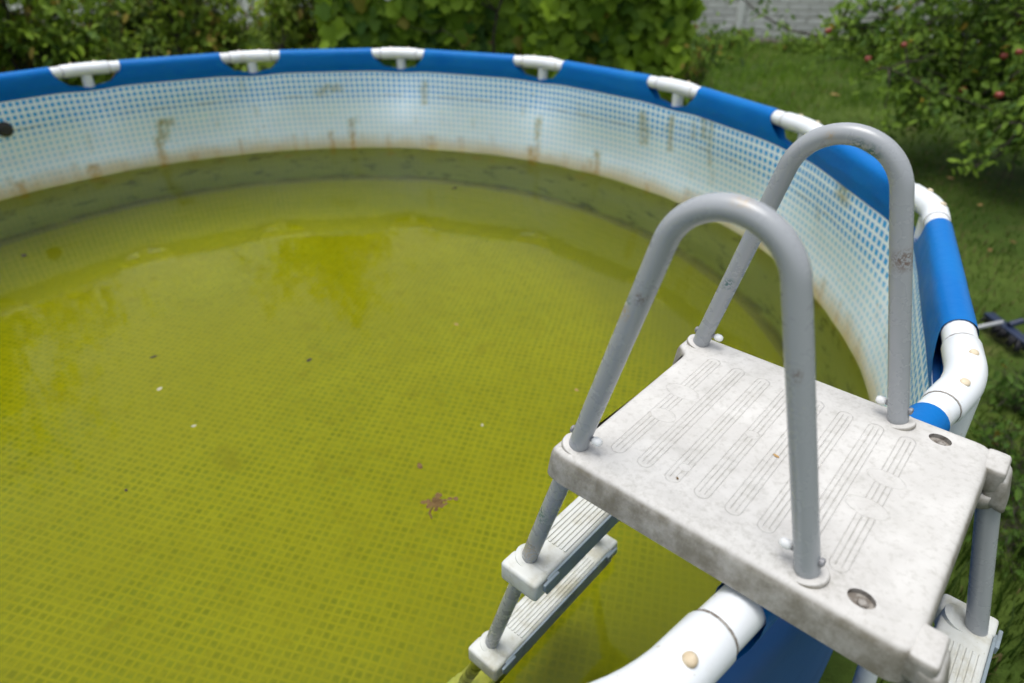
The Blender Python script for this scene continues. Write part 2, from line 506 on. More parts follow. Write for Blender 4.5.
for j, z in enumerate(zs):
    for i in range(NU + 1):
        deg = 130 + 360 * (i % NU) / NU
        pr = poly_r(deg)
        jd = joint_dist(deg)
        if j == 0: pass
        k = min(1, max(0, (-.085 - z) / .40)); k = k * k * (3 - 2 * k)
        r = (pr - .024) * (1 - k) + (rw + .07 * (pr - S)) * k - inset[j]
        an = R_(deg)
        wob = mnoise.noise((math.cos(an) * 5, math.sin(an) * 5, z * 2.5)) * .006
        if z < -.6: wob += mnoise.noise((math.cos(an) * 14, math.sin(an) * 14, z * 3)) * .006
        if j > 53: wob *= .2
        r += wob * min(1, max(0, (-.10 - z) / .12))
        dz = -.014 * math.exp(-(jd / 3.2) ** 2) * max(0, 1 - (-.084 - z) / .3)
        verts.append((r * math.cos(an), r * math.sin(an), z + dz))
        uvs.append((2.285 * R_(130 + 360 * i / NU), z))
        s_ = 0.
        for (sa, hw, zt, zb, st) in STAINS:
            da = abs((deg - sa + 180) % 360 - 180)
            if da < hw * 2 and zb - .03 < z < zt + .03:
                w = mnoise.noise((deg * 1.3, z * 22, sa)) * .45
                e = max(0, min(1, 1.35 - da / hw + w)) * max(0, min(1, (min(zt - z, z - zb) + .018) / .02 + w))
                s_ = max(s_, e * st)
        stain.append(s_)
faces = []; mi = []
W1 = NU + 1
nz_ = len(zs)
for j in range(nz_ - 1):
    for i in range(NU):
        faces.append((j * W1 + i, j * W1 + i + 1, (j + 1) * W1 + i + 1, (j + 1) * W1 + i)); mi.append(0)
# floor disc continues from last ring
base_ring = (nz_ - 1) * W1
prev = [base_ring + i for i in range(NU)]
rings = [2.05, 1.7, 1.3, .9, .5, .2]
for r in rings:
    cur = []
    for i in range(NU):
        an = R_(130 + 360 * i / NU)
        z = FLOOR + mnoise.noise((r * math.cos(an) * 1.5, r * math.sin(an) * 1.5, 3)) * .006
        verts.append((r * math.cos(an), r * math.sin(an), z)); cur.append(len(verts) - 1)
        uvs.append((0, -1.3)); stain.append(0)
    for i in range(NU):
        i2 = (i + 1) % NU
        faces.append((prev[i], prev[i2], cur[i2], cur[i])); mi.append(1)
    prev = cur
verts.append((0, 0, FLOOR)); uvs.append((0, -1.3)); stain.append(0)
for i in range(NU):
    faces.append((prev[i], prev[(i + 1) % NU], len(verts) - 1)); mi.append(1)
# outer skin of the wall, 6 mm outside
o0 = len(verts)
oz = [-.084, -.3, -.6, -.9, GZ + .012]
for j, z in enumerate(oz):
    for i in range(NU + 1):
        deg = 130 + 360 * (i % NU) / NU
        k = min(1, max(0, (-.085 - z) / .40)); k = k * k * (3 - 2 * k)
        pr = poly_r(deg)
        r = (pr - .024) * (1 - k) + (rw + .07 * (pr - S)) * k + .016
        jd = joint_dist(deg)
        dz = -.014 * math.exp(-(jd / 3.2) ** 2) if j == 0 else 0
        verts.append((r * math.cos(R_(deg)), r * math.sin(R_(deg)), z + dz))
        uvs.append((0, 0)); stain.append(0)
for j in range(len(oz) - 1):
    for i in range(NU):
        a = o0 + j * W1 + i
        faces.append((a + 1, a, a + W1, a + W1 + 1)); mi.append(2)
for i in range(NU):   # top hem strip between both skins
    faces.append((i, o0 + i, o0 + i + 1, i + 1)); mi.append(2)
me = mesh_from(verts, faces)
me.polygons.foreach_set('material_index', mi)
uvl = me.uv_layers.new(name='print')
li = np.zeros(len(me.loops), dtype=np.int32); me.loops.foreach_get('vertex_index', li)
uvl.data.foreach_set('uv', np.array(uvs, dtype=np.float32)[li].ravel())
at = me.attributes.new('stain', 'FLOAT', 'POINT'); at.data.foreach_set('value', np.array(stain, dtype=np.float32))
link('liner', me, [M['liner'], M['floor'], M['blue_out']], pool)

# water surface, one sheet inside the liner
wv = [(0, 0, WATER)]; wf = []
for j, r in enumerate((.6, 1.2, 1.8, 2.245)):
    for i in range(120):
        a = 2 * math.pi * i / 120
        rr = r
        if j == 3:
            deg = math.degrees(a); rr = rw + .07 * (poly_r(deg) - S) + .004
        wv.append((rr * math.cos(a), rr * math.sin(a), WATER))
for i in range(120): wf.append((0, 1 + i, 1 + (i + 1) % 120))
for j in range(3):
    for i in range(120):
        i2 = (i + 1) % 120
        wf.append((1 + j * 120 + i, 1 + (j + 1) * 120 + i, 1 + (j + 1) * 120 + i2, 1 + j * 120 + i2))
water = tag(link('water', mesh_from(wv, wf), M['water']), kind='structure')

# rim: blue sleeves with hanging hem, white joints, legs
JH = .186       # white half length along the rim
TR = .0315
for i in range(N_J):
    p, q = JP[i], JP[(i + 1) % N_J]
    d = (q - p); L = d.length; d.normalize()
    inw = Vector((-d.y, d.x, 0))
    if inw.dot(-(p + q)) < 0: inw = -inw
    # cross-section: inner hem bottom -> up the inner side -> round the pipe -> down outside
    prof = [(.026, -.102), (.028, -.085), (.031, -.07), (.034, -.05), (.034, -.03), (.0348, -.012)]
    prof += [(.0348 * math.cos(R_(a)), .0348 * math.sin(R_(a))) for a in range(10, 171, 16)]
    prof += [(-.0348, -.012), (-.032, -.03), (-.024, -.05), (-.010, -.07), (.004, -.085), (.012, -.102)]
    vs, fs = [], []
    NS = 41
    for (cx, cz) in prof:
        # ends retreat near the pipe, run almost to the joint at the hem
        h = min(1, max(0, (cz + .086) / .10))
        e = .085 + (JH - .085) * (1 - (1 - h) ** 2.)
        if cz <= -.084: e = .0
        for k in range(NS):
            s_ = e + (L - 2 * e) * k / (NS - 1)
            sd = min(s_, L - s_)
            dz = -.014 * math.exp(-(math.degrees(sd / S) / 3.2) ** 2) if cz < -.06 else 0
            # the hem follows the liner, which is pulled slightly inward mid-span
            pos = p + d * s_ + inw * (cx + .0012 * mnoise.noise((s_ * 9, i * 3.1, cz * 20))) + Vector((0, 0, cz + dz))
            vs.append(pos)
    for a in range(len(prof) - 1):
        for k in range(NS - 1):
            fs.append((a * NS + k, a * NS + k + 1, (a + 1) * NS + k + 1, (a + 1) * NS + k))
    link('rim_sleeve', mesh_from(vs, fs), M['blue'], pool)

for i in range(N_J):
    p = JP[i]
    a_ = (JP[i - 1] - p).normalized(); b_ = (JP[(i + 1) % N_J] - p).normalized()
    out = Vector((p.x, p.y, 0)).normalized()
    mb = MB()
    # exposed pipe, swept through the bend
    pts = [p + a_ * (.24 - .02 * k) for k in range(0, 9)]
    bend = [p + a_ * .05, p + a_ * .03 + b_ * .006, p + (a_ + b_) * .016, p + b_ * .03 + a_ * .006, p + b_ * .05]
    pts2 = [p + b_ * (.08 + .02 * k) for k in range(0, 9)]
    mb.tube(pts + bend + pts2, TR, 20)
    # fitting collar (slightly larger) over the bend
    mb.tube([p + a_ * .128, p + a_ * .122, p + a_ * .06] + bend + [p + b_ * .06, p + b_ * .122, p + b_ * .128],
            [TR + .0005, TR + .004, TR + .004] + [TR + .004] * 5 + [TR + .004, TR + .004, TR + .0005], 20)
    for dv_ in (a_, b_):   # dirt line where the fitting ends
        mb.tube([p + dv_ * .1275, p + dv_ * .1315], [TR + .0012, TR + .0010], 20, mi=1)
    jo = mb.build('rim_joint', [M['white_pvc'], M['dark']], pool, auto=50)
    # neck of the tee and support leg
    mb = MB()
    o_ = p + out * .0
    mb.tube([o_ + Vector((0, 0, -.03)), o_ + Vector((0, 0, -.14)) + out * .006], .030, 16)
    mb.tube([o_ + Vector((0, 0, -.13)) + out * .006, o_ + out * .10 + Vector((0, 0, GZ + .01))], .0245, 16)
    mb.tube([o_ + out * .10 + Vector((0, 0, GZ + .002)), o_ + out * .10 + Vector((0, 0, GZ + .03))], .036, 16)
    mb.build('support_leg', M['white_pvc'], pool, auto=50)
    for dv_ in (a_, b_):
        c = p + dv_ * .062
        mb = MB()
        bn = out * .30 + Vector((0, 0, .95)); bn.normalize()
        if i == 7: bn = (Vector((-.25, -.35, 1))).normalized()
        c0 = c + bn * (TR + .001)
        mb.tube([c0, c0 + bn * .007, c0 + bn * .009], [.0095, .0085, .005], 14)
        cap = mb.build('rivet_cap', M['cap'], None)
        cap.parent = jo

# black inlet strainer on the far left wall
a = R_(123.9)
k_ = .155 / .40; k_ = k_ * k_ * (3 - 2 * k_)
rr = (poly_r(123.9) - .024) * (1 - k_) + (rw + .07 * (poly_r(123.9) - S)) * k_ - .002
c = Vector((rr * math.cos(a), rr * math.sin(a), -.24)); iw = Vector((-math.cos(a), -math.sin(a), 0))
mb = MB()
mb.tube([c - iw * .01, c + iw * .012, c + iw * .014], [.040, .040, .034], 24)
mb.tube([c + iw * .012, c + iw * .022], [.026, .022], 20)
mb.build('hose_fitting', M['black'], pool, auto=40)

# ------------------------------------------------------------------ ladder
A = Vector((.35312, -1.95195, .09))
eu = Vector((.45504447, -.89046871, 0)); eu.normalize()
ev = Vector((-eu.y, eu.x, 0))     # across the ladder
LW = .365; LU = .327
def lad(u, v, z=0.): return A + eu * u + ev * v + Vector((0, 0, z))

ladder = empty('pool_ladder', (lad(.22, .18).x, lad(.22, .18).y, GZ), 'grey tubular A-frame pool ladder with dirty white platform standing over the pool rim', 'ladder')
TB = .0143
SL = .272   # slope of the tubes

# sample pixels -> marks on the tubes (camera data for placing wear marks on the real tube)
CAM_LOC = Vector((0., -2.57603, .71298))
CX = Vector((.9298, -.368, .0073)); CY = Vector((.1909, .4992, .8452)); CF = Vector((.3147, .7845, -.5344))
FPX = 654.6414


def handrail(v, sl, sr, marks):
    # two slanting tubes joined by one bend whose top is .394 above the deck
    hl, hr = math.atan(sl), math.atan(sr)
    top = .394
    def gap(r):      # width between the tubes' tangent needs
        hc = top - r
        xl = sl * hc + r / math.cos(hl)
        xr = LU - sr * hc - r / math.cos(hr)
        return xl - xr
    lo, hi_ = .02, .15
    for _ in range(60):
        m_ = (lo + hi_) / 2
        if gap(m_) > 0: hi_ = m_
        else: lo = m_
    r = lo; hc = top - r
    cx = sl * hc + r / math.cos(hl)
    pts = []
    a0 = math.pi - hl; half = hr
    # tangent points
    for k in range(27):
        an = a0 + (half - a0) * k / 26
        pts.append((cx + r * math.cos(an), hc + r * math.sin(an)))
    n0 = 46
    first = pts[0]; last = pts[-1]
    up = [((first[0]) * k / n0, first[1] * k / n0) for k in range(n0)]
    dn = [(last[0] + (LU - last[0]) * k / n0, last[1] * (1 - k / n0)) for k in range(1, n0 + 1)]
    path = up + pts + dn
    mb = MB()
    mb.tube([lad(x, v, h - .004 if (n in (0, len(path) - 1)) else h) for n, (x, h) in enumerate(path)], TB, 40)
    o = mb.build('handrail', M['tube'], ladder)
    me = o.data
    co = np.zeros(len(me.vertices) * 3, dtype=np.float32); me.vertices.foreach_get('co', co); co = co.reshape(-1, 3)
    for nm in ('rust', 'paint', 'scuff'):
        at = me.attributes.new(nm, 'FLOAT', 'POINT')
        val = np.zeros(len(co), dtype=np.float32)
        for (kind, c, rad) in marks:
            if kind != nm: continue
            d = np.linalg.norm(co - np.array(lad(*c)), axis=1)
            val = np.maximum(val, np.clip(1.25 - d / rad, 0, 1))
        at.data.foreach_set('value', val)
    return o


def bolt(parent, u, v, inner):
    """wing knob on the inner side (sign) and hex bolt head on the other"""
    h = .024
    x = u + (SL if u < .1 else -SL) * h
    c = lad(x, v, h)
    d = eu * inner
    mb = MB()
    mb.tube([c + d * (TB + .004), c - d * TB, c - d * (TB + .0005), c - d * (TB + .004), c - d * (TB + .0055)], [.0042, .0042, .0058, .0058, .003], 10)
    b = mb.build('bolt', M['steel'], None, auto=40); b.parent = parent
    mb = MB()
    mb.tube([c + d * (TB + .003), c + d * (TB + .006), c + d * (TB + .013), c + d * (TB + .017)], [.004, .0062, .0062, .004], 12)
    k = mb.build('wing_knob', M['knob'], None); k.parent = parent


near = handrail(0, .265, .280, [('scuff', (.168, -.006, .404), .010), ('scuff', (.058, -.012, .245), .010), ('paint', (.06, -.012, .262), .006), ('rust', (.26, -.015, .25), .006), ('rust', (.075, -.01, .27), .008)])
far = handrail(LW, .237, .285, [('rust', (.262, LW - .008, .248), .016), ('paint', (.185, LW - .012, .377), .012), ('paint', (.166, LW - .012, .384), .010), ('paint', (.034, LW - .013, .135), .010), ('scuff', (.13, LW - .014, .39), .008)])
for o, v in ((near, 0), (far, LW)):
    bolt(o, 0, v, 1); bolt(o, LU, v, -1)

# platform: outline with rounded corners and bosses around the inner tubes
def rounded(poly, rads, seg=7):
    out = []; n = len(poly)
    for i in range(n):
        p0, p1, p2 = Vector(poly[i - 1]), Vector(poly[i]), Vector(poly[(i + 1) % n])
        r = rads[i]
        a = (p0 - p1).normalized(); b = (p2 - p1).normalized()
        ang = a.angle(b); t = min(r / math.tan(ang / 2), .49 * (p0 - p1).length, .49 * (p2 - p1).length)
        s0, s1 = p1 + a * t, p1 + b * t
        for k in range(seg + 1):
            w = k / seg
            out.append((s0 * (1 - w) ** 2 + p1 * 2 * w * (1 - w) + s1 * w ** 2)[:])
    return out
V0, V1 = -.034, .399
U1 = .452
outline = [(-.030, V0 + .004), (-.030, .026), (-.008, .046), (-.008, .318), (-.030, .338), (-.030, V1 - .004),
           (.0, V1), (U1, V1), (U1, V0), (.0, V0)]
rads = [.016, .014, .012, .012, .014, .016, .02, .028, .028, .02]
outl = rounded(outline, rads)
NO = len(outl)
def offset(poly, d):
    n = len(poly); res = []
    for i in range(n):
        a, b, c = Vector(poly[i - 1]), Vector(poly[i]), Vector(poly[(i + 1) % n])
        t = (c - a).normalized(); nn = Vector((t.y, -t.x))
        res.append((b - nn * d)[:])
    return res
# orientation test: make positive offset = inward
area = sum(outl[i - 1][0] * outl[i][1] - outl[i][0] * outl[i - 1][1] for i in range(NO))
sg = 1 if area > 0 else -1
bm = bmesh.new()
prof = [(.016, 0.), (.010, -.0008), (.0055, -.003), (.002, -.0075), (0., -.014), (-.0025, -.034), (-.004, -.049), (.001, -.050), (.003, -.012), (.02, -.009)]
loops = []
uvd = {}
for (off, z) in prof:
    lp = []
    for (u, v) in offset(outl, off * sg):
        vt = bm.verts.new(lad(u, v, z)); lp.append(vt); uvd[vt] = (u, v)
    loops.append(lp)
for a in range(len(loops) - 1):
    for i in range(NO):
        i2 = (i + 1) % NO
        f = (loops[a][i], loops[a][i2], loops[a + 1][i2], loops[a + 1][i])
        bm.faces.new(f if sg < 0 else f[::-1])
# hole recesses (oval cups) in the top
def hole(u, v):
    lp = []
    for k in range(24):
        an = 2 * math.pi * k / 24
        uu, vv = u + .0125 * math.cos(an) * 1.2, v + .0125 * math.sin(an)
        vt = bm.verts.new(lad(uu, vv, 0)); uvd[vt] = (uu, vv); lp.append(vt)
    return lp
holes = [hole(.385, .360), hole(.385, .004)]
edges = []
for lp in [loops[0]] + holes:
    for i in range(len(lp)):
        e = bm.edges.get((lp[i], lp[(i + 1) % len(lp)])) or bm.edges.new((lp[i], lp[(i + 1) % len(lp)]))
        edges.append(e)
bmesh.ops.triangle_fill(bm, use_beauty=True, use_dissolve=False, edges=edges, normal=(0, 0, 1))
cup_faces = []
for lp in holes:
    low = []
    for vt in lp:
        w = bm.verts.new(vt.co + Vector((0, 0, -.007))); uvd[w] = uvd[vt]; low.append(w)
    for i in range(len(lp)):
        i2 = (i + 1) % len(lp)
        cup_faces.append(bm.faces.new((lp[i], lp[i2], low[i2], low[i])))
    cup_faces.append(bm.faces.new(low))
for f in cup_faces: f.material_index = 1
# underside sheet
bm.faces.new(loops[-1])
# refine the top so the grime attribute has something to live on
tops = [f for f in bm.faces if all(abs(v.co.z - .09) < 1e-5 for v in f.verts)]
bmesh.ops.recalc_face_normals(bm, faces=bm.faces[:])
for _ in range(3):
    tops = [f for f in bm.faces if all(abs(v.co.z - .09) < 1e-5 for v in f.verts)]
    es = list({e for f in tops for e in f.edges if e.calc_length() > .014})
    bmesh.ops.subdivide_edges(bm, edges=es, cuts=1, use_grid_fill=True)
bmesh.ops.triangulate(bm, faces=[f for f in bm.faces if len(f.verts) > 4])
me = bpy.data.meshes.new('m')
bm.to_mesh(me); bm.free()
co = np.zeros(len(me.vertices) * 3, dtype=np.float32); me.vertices.foreach_get('co', co); co = co.reshape(-1, 3)
rel = co - np.array(A)
uu = rel @ np.array(eu); vv = rel @ np.array(ev)
uvl = me.uv_layers.new(name='deck')
li = np.zeros(len(me.loops), dtype=np.int32); me.loops.foreach_get('vertex_index', li)
uvl.data.foreach_set('uv', np.stack([uu, vv], 1)[li].astype(np.float32).ravel())
g = np.zeros(len(co), dtype=np.float32)
for (u, v, r, s_) in ((LU, 0, .05, .9), (LU, LW, .035, .35), (0, 0, .045, .6), (0, LW, .04, .4), (.28, -.015, .05, .55), (.10, -.03, .06, .5), (.2, -.03, .07, .5), (.25, .385, .05, .5), (.14, .385, .05, .3), (.44, .37, .03, .3), (.36, .01, .05, .5)):
    d = np.hypot(uu - u, vv - v); g = np.maximum(g, np.clip(1.2 - d / r, 0, 1) * s_)
at = me.attributes.new('grime', 'FLOAT', 'POINT'); at.data.foreach_set('value', g)
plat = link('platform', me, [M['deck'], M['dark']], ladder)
me.set_sharp_from_angle(angle=R_(35))

# collars where the tubes enter, hinge caps at the outer corners, small centre bush in the hole
for (u, v) in ((0, 0), (LU, 0), (0, LW), (LU, LW)):
    sgn = SL if u < .1 else -SL
    mb = MB()
    hh = [(-.004, .0235), (.0004, .0228), (.0014, .0212), (.0020, .0190), (.0014, .0165), (.0004, .0136)]
    mb.tube([lad(u + sgn * h, v, h) for h, _ in hh], [r for _, r in hh], 28, caps=False)
    c = mb.build('collar', M['deck'], None); c.parent = plat
for v in (.360, .004):
    mb = MB(); mb.tube([lad(.388, v, -.0075), lad(.388, v, -.004), lad(.388, v, -.0035)], [.006, .0055, .003], 14)
    c = mb.build('bush', M['dark'], None); c.parent = plat
for v in (.358, .006):
    mb = MB()
    sd = 1 if v > .1 else -1
    # rounded hook shaped cap standing off the end of the platform
    mb.box(lad(.456, v + sd * .010, -.022), eu * .016, ev * .027, Vector((0, 0, .021)), 0, .009)
    mb.box(lad(.468, v + sd * .011, -.040), eu * .016 + Vector((0, 0, -.004)), ev * .027, Vector((0, 0, .028)) - eu * .007, 0, .011)
    mb.tube([lad(.452, v, -.050), lad(.456, v, -.072)], [.023, .020], 20)
    c = mb.build('hinge_cap', M['deck'], None); c.parent = plat
    for nm in ('grime',):
        at = c.data.attributes.new(nm, 'FLOAT', 'POINT'); at.data.foreach_set('value', np.full(len(c.data.vertices), .25, dtype=np.float32))
    uvl = c.data.uv_layers.new(name='deck')
    uvl.data.foreach_set('uv', np.full(len(c.data.loops) * 2, .9, dtype=np.float32))

# legs
for v in (0, LW):
    mb = MB(); mb.tube([lad(SL * h, v, h) for h in np.linspace(-.012, FLOOR + .02 - .09, 60)], TB, 24)
    o = mb.build('leg', M['tube'], ladder)
    for nm in ('rust', 'paint', 'scuff'):
        at = o.data.attributes.new(nm, 'FLOAT', 'POINT')
        co = np.array([x.co[:] for x in o.data.vertices])
        if nm == 'paint' and v == 0: val = np.clip(1.2 - np.linalg.norm(co - np.array(lad(-.045 - .01, -.012, -.165)), axis=1) / .02, 0, 1)
        elif nm == 'scuff' and v == 0: val = np.clip(1.2 - np.linalg.norm(co - np.array(lad(-.075, -.012, -.27)), axis=1) / .03, 0, 1)
        else: val = np.zeros(len(co))
        at.data.foreach_set('value', val.astype(np.float32))
    mb = MB(); mb.tube([lad(.450 + SL * h, v, -h) for h in np.linspace(.05, .09 - GZ, 40)], TB + .001, 24)
    o = mb.build('leg', M['tube'], ladder)
# treads on both sides
def tread(uc, z, name='step'):
    """moulded tread: body across the ladder, ribbed top, grey rail on the outer side"""
    mb = MB()
    mb.box(lad(uc + .012, LW / 2, z - .018), eu * .036, ev * (LW / 2 + .036), Vector((0, 0, .018)), 0, .009)
    for k in range(7):
        uo = uc - .012 + k * .0085
        mb.box(lad(uo, LW / 2, z + .0008), eu * .0026, ev * (LW / 2 - .05), Vector((0, 0, .0016)), 0, .001)
    for v in (0, LW):
        mb.tube([lad(uc, v, z - .03), lad(uc + .0004, v, z + .003), lad(uc + .001, v, z + .004)], [.026, .0245, .018], 24)
        # end block
        mb.box(lad(uc + .010, v + (-.022 if v == 0 else .022), z - .020), eu * .040, ev * .020, Vector((0, 0, .0215)), 0, .008)
    t_ = mb.build(name, M['tread'], ladder, auto=40)
    mb = MB()
    mb.box(lad(uc + .0505, LW / 2, z - .024), eu * .0025, ev * (LW / 2 + .012), Vector((0, 0, .020)), 0, .0015)
    mb.box(lad(uc + .0555, -.006, z - .012), eu * .003, ev * .020, Vector((0, 0, .008)), 0, .002)
    mb.box(lad(uc + .0555, LW + .006, z - .012), eu * .003, ev * .020, Vector((0, 0, .008)), 0, .002)
    r_ = mb.build('step_rail', M['rail'], None, auto=40); r_.parent = t_
for dz in (-.306, -.652, -.998):
    tread(SL * dz, .0 + dz)
for dz in (-.306, -.652, -.998):
    tread(.450 - SL * dz - .024, dz)

# ------------------------------------------------------------------ ground
n = 60
gv = []; gf = []
ext = 220.
def gcoord(k):
    t = (k / n) * 2 - 1
    return math.copysign(abs(t) ** 3, t) * ext
for j in range(n + 1):
    for i in range(n + 1):
        x, y = gcoord(i), gcoord(j)
        r = math.hypot(x, y)
        z = GZ - .004 + (0 if r < 2.7 else mnoise.noise((x * .5, y * .5, 0)) * .03 * min(1, (r - 2.7)))
        gv.append((x, y, z))
for j in range(n):
    for i in range(n):
        a = j * (n + 1) + i
        gf.append((a, a + 1, a + n + 2, a + n + 1))
tag(link('ground', mesh_from(gv, gf), M['ground']), kind='structure')


def ray_ground(x, y, z=GZ):
    d = CF + CX * ((x - 512) / FPX) - CY * ((y - 341.5) / FPX)
    t = (z - CAM_LOC.z) / d.z
    return CAM_LOC + d * t


def tinted(name, verts, faces, cols, mat, parent=None):
    """verts (n,3); faces list of equal-size rows; cols per vertex"""
    me = bpy.data.meshes.new('m')
    k = faces.shape[1]
    me.vertices.add(len(verts)); me.vertices.foreach_set('co', verts.astype(np.float32).ravel())
    me.loops.add(faces.size); me.loops.foreach_set('vertex_index', faces.astype(np.int32).ravel())
    me.polygons.add(len(faces)); me.polygons.foreach_set('loop_start', np.arange(0, faces.size, k, dtype=np.int32))
    me.update(calc_edges=True)
    ca = me.color_attributes.new('tint', 'FLOAT_COLOR', 'POINT')
    rgba = np.concatenate([cols, np.ones((len(cols), 1))], 1).astype(np.float32)
    ca.data.foreach_set('color', rgba.ravel())
    return link(name, me, mat, parent, smooth=False)


def grass_blades(P, H, W, cols):
    nb = len(P)
    az = rng.uniform(0, 2 * math.pi, nb); lean = rng.uniform(.15, .9, nb)
    d = np.stack([np.cos(az), np.sin(az), np.zeros(nb)], 1)
    s = np.stack([-np.sin(az), np.cos(az), np.zeros(nb)], 1)
    up = np.array([0, 0, 1.])
    b = P
    m = b + up * (H * .6)[:, None] + d * (H * lean * .25)[:, None]
    t = b + up * (H * (1 - .3 * lean))[:, None] + d * (H * lean * .75)[:, None]
    v = np.stack([b - s * W[:, None], b + s * W[:, None], m + s * (W * .8)[:, None], m - s * (W * .8)[:, None], t + s * (W * .12)[:, None], t - s * (W * .12)[:, None]], 1).reshape(-1, 3)
    i0 = np.arange(nb)[:, None] * 6
    f = np.concatenate([i0 + np.array([[0, 1, 2, 3]]), i0 + np.array([[3, 2, 4, 5]])], 0)
    c = np.repeat(cols, 6, 0)
    return v, f, c


def gnoise(P, s, off=0.):
    return np.array([mnoise.noise((p[0] * s + off, p[1] * s, off)) for p in P])


gp = []; gh = []; gw = []
def scatter(n_, x0, x1, y0, y1, h0, h1, w, clump=1.2):
    P = np.stack([rng.uniform(x0, x1, n_), rng.uniform(y0, y1, n_), np.full(n_, GZ)], 1)
    r = np.hypot(P[:, 0], P[:, 1])
    P = P[r > 2.42]
    k = gnoise(P, clump, 3.) ; k2 = gnoise(P, 4., 9.)
    keep = rng.uniform(0, 1, len(P)) < np.clip(.62 + k * .8 + k2 * .35, .12, 1)
    P = P[keep]; k = k[keep]
    h = rng.uniform(h0, h1, len(P)) * (1 + .6 * k)
    gp.append(P); gh.append(h); gw.append(np.full(len(P), w) * rng.uniform(.6, 1.4, len(P)))
scatter(15000, 1.2, 3.3, -3.2, .0, .02, .07, .0022)
scatter(1500, 1.2, 2.6, -3.2, -1.3, .08, .24, .0032)
scatter(22000, 2.3, 6.5, -1.6, 3.5, .02, .06, .003)
scatter(22000, 3.0, 10.5, 1.5, 9.5, .03, .08, .005)
scatter(9000, -6., 5., 4.5, 13., .06, .22, .006)
scatter(12000, 5.0, 12., 4.0, 9.5, .05, .15, .006)
scatter(6000, -3.5, 3.5, 2.45, 4.5, .05, .16, .004)
scatter(9000, 8., 18., -4., 6., .06, .2, .008)
scatter(5000, -3.2, 1.2, -4., -1.8, .03, .1, .0025)
P = np.concatenate(gp); H = np.concatenate(gh); Wd = np.concatenate(gw)
kk = np.clip(.5 + .6 * gnoise(P, .8, 5.) + rng.normal(0, .22, len(P)), 0, 1)[:, None]
gc = np.array([[.036, .088, .008]]) * (1 - kk) + np.array([[.135, .225, .020]]) * kk
gc = .88 * gc * (.62 + .38 * np.clip((P[:, 1:2] + .9) / 1.6, 0, 1))  # blades coloured darker toward the near lawn, tree shade painted in
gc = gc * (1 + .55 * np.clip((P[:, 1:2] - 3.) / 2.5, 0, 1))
dry = rng.uniform(0, 1, len(P)) < np.clip(.02 + .28 * gnoise(P, .55, 21.) + .10 * (P[:, 0] > 3.5) * (P[:, 1] < 3), .02, .4)
gc[dry] = np.array([.19, .15, .065]) * rng.uniform(.6, 1.1, (dry.sum(), 1))
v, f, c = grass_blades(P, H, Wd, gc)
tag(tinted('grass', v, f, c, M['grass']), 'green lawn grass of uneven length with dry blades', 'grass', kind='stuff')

# ------------------------------------------------------------------ foliage helpers
def leaf_shape(kind):
    if kind == 'vine':      # five lobed, 12 points around a centre
        ang = np.radians([-90, -52, -22, 4, 28, 60, 90, 120, 152, 176, 202, 232])
        rad = np.array([.30, .78, .66, .95, .70, .92, 1.08, .92, .70, .95, .66, .78])
        x = rad * np.cos(ang); y = rad * np.sin(ang) + .1
        pts = np.stack([x, y], 1) * .55
        z = -.28 * np.abs(pts[:, 0]) - .20 * np.clip(pts[:, 1], 0, None) ** 2 * 2
        ctr = np.array([[0, .03, .0]])
        V = np.concatenate([ctr, np.concatenate([pts, z[:, None]], 1)], 0)
        F = np.array([[0, 1 + k, 1 + (k + 1) % 12] for k in range(12)])
        return V, F
    # simple pointed oval, folded along its midrib
    V = np.array([[0, -.5, 0], [.22, -.15, .07], [.20, .2, .06], [0, .55, -.08], [-.20, .2, .06], [-.22, -.15, .07]])
    F = np.array([[0, 1, 2], [0, 2, 3], [0, 3, 4], [0, 4, 5]])
    return V, F


def leaves(name, P, Nrm, size, cols, kind, mat, parent, droop=.5):
    V, F = leaf_shape(kind)
    n_ = len(P)
    Nrm = Nrm / np.linalg.norm(Nrm, axis=1, keepdims=True)
    down = np.tile(np.array([[0, 0, -1.]]), (n_, 1)) + rng.normal(0, droop, (n_, 3))
    T = down - Nrm * np.sum(down * Nrm, 1, keepdims=True)
    T /= np.linalg.norm(T, axis=1, keepdims=True) + 1e-9
    B = np.cross(T, Nrm)
    W = P[:, None, :] + size[:, None, None] * (V[None, :, 0:1] * B[:, None, :] + V[None, :, 1:2] * T[:, None, :] + V[None, :, 2:3] * Nrm[:, None, :])
    k = len(V)
    ff = (np.arange(n_)[:, None, None] * k + F[None]).reshape(-1, F.shape[1])
    cc = np.repeat(cols, k, 0)
    return tinted(name, W.reshape(-1, 3), ff, cc, mat, parent)


def mixcol(a, b, k): return np.array(a)[None] * (1 - k[:, None]) + np.array(b)[None] * k[:, None]


def branch_path(p0, p1, n_=7, wob=.08):
    p0, p1 = Vector(p0), Vector(p1); L = (p1 - p0).length
    out = []
    o = Vector(rng.uniform(-20, 20, 3))
    for k in range(n_ + 1):
        t = k / n_
        w = mnoise.noise_vector(o + Vector((t * 2.2, 0, 0))) * wob * L * math.sin(math.pi * min(1, t * 1.2) * .8)
        out.append(p0.lerp(p1, t) + w)
    return out


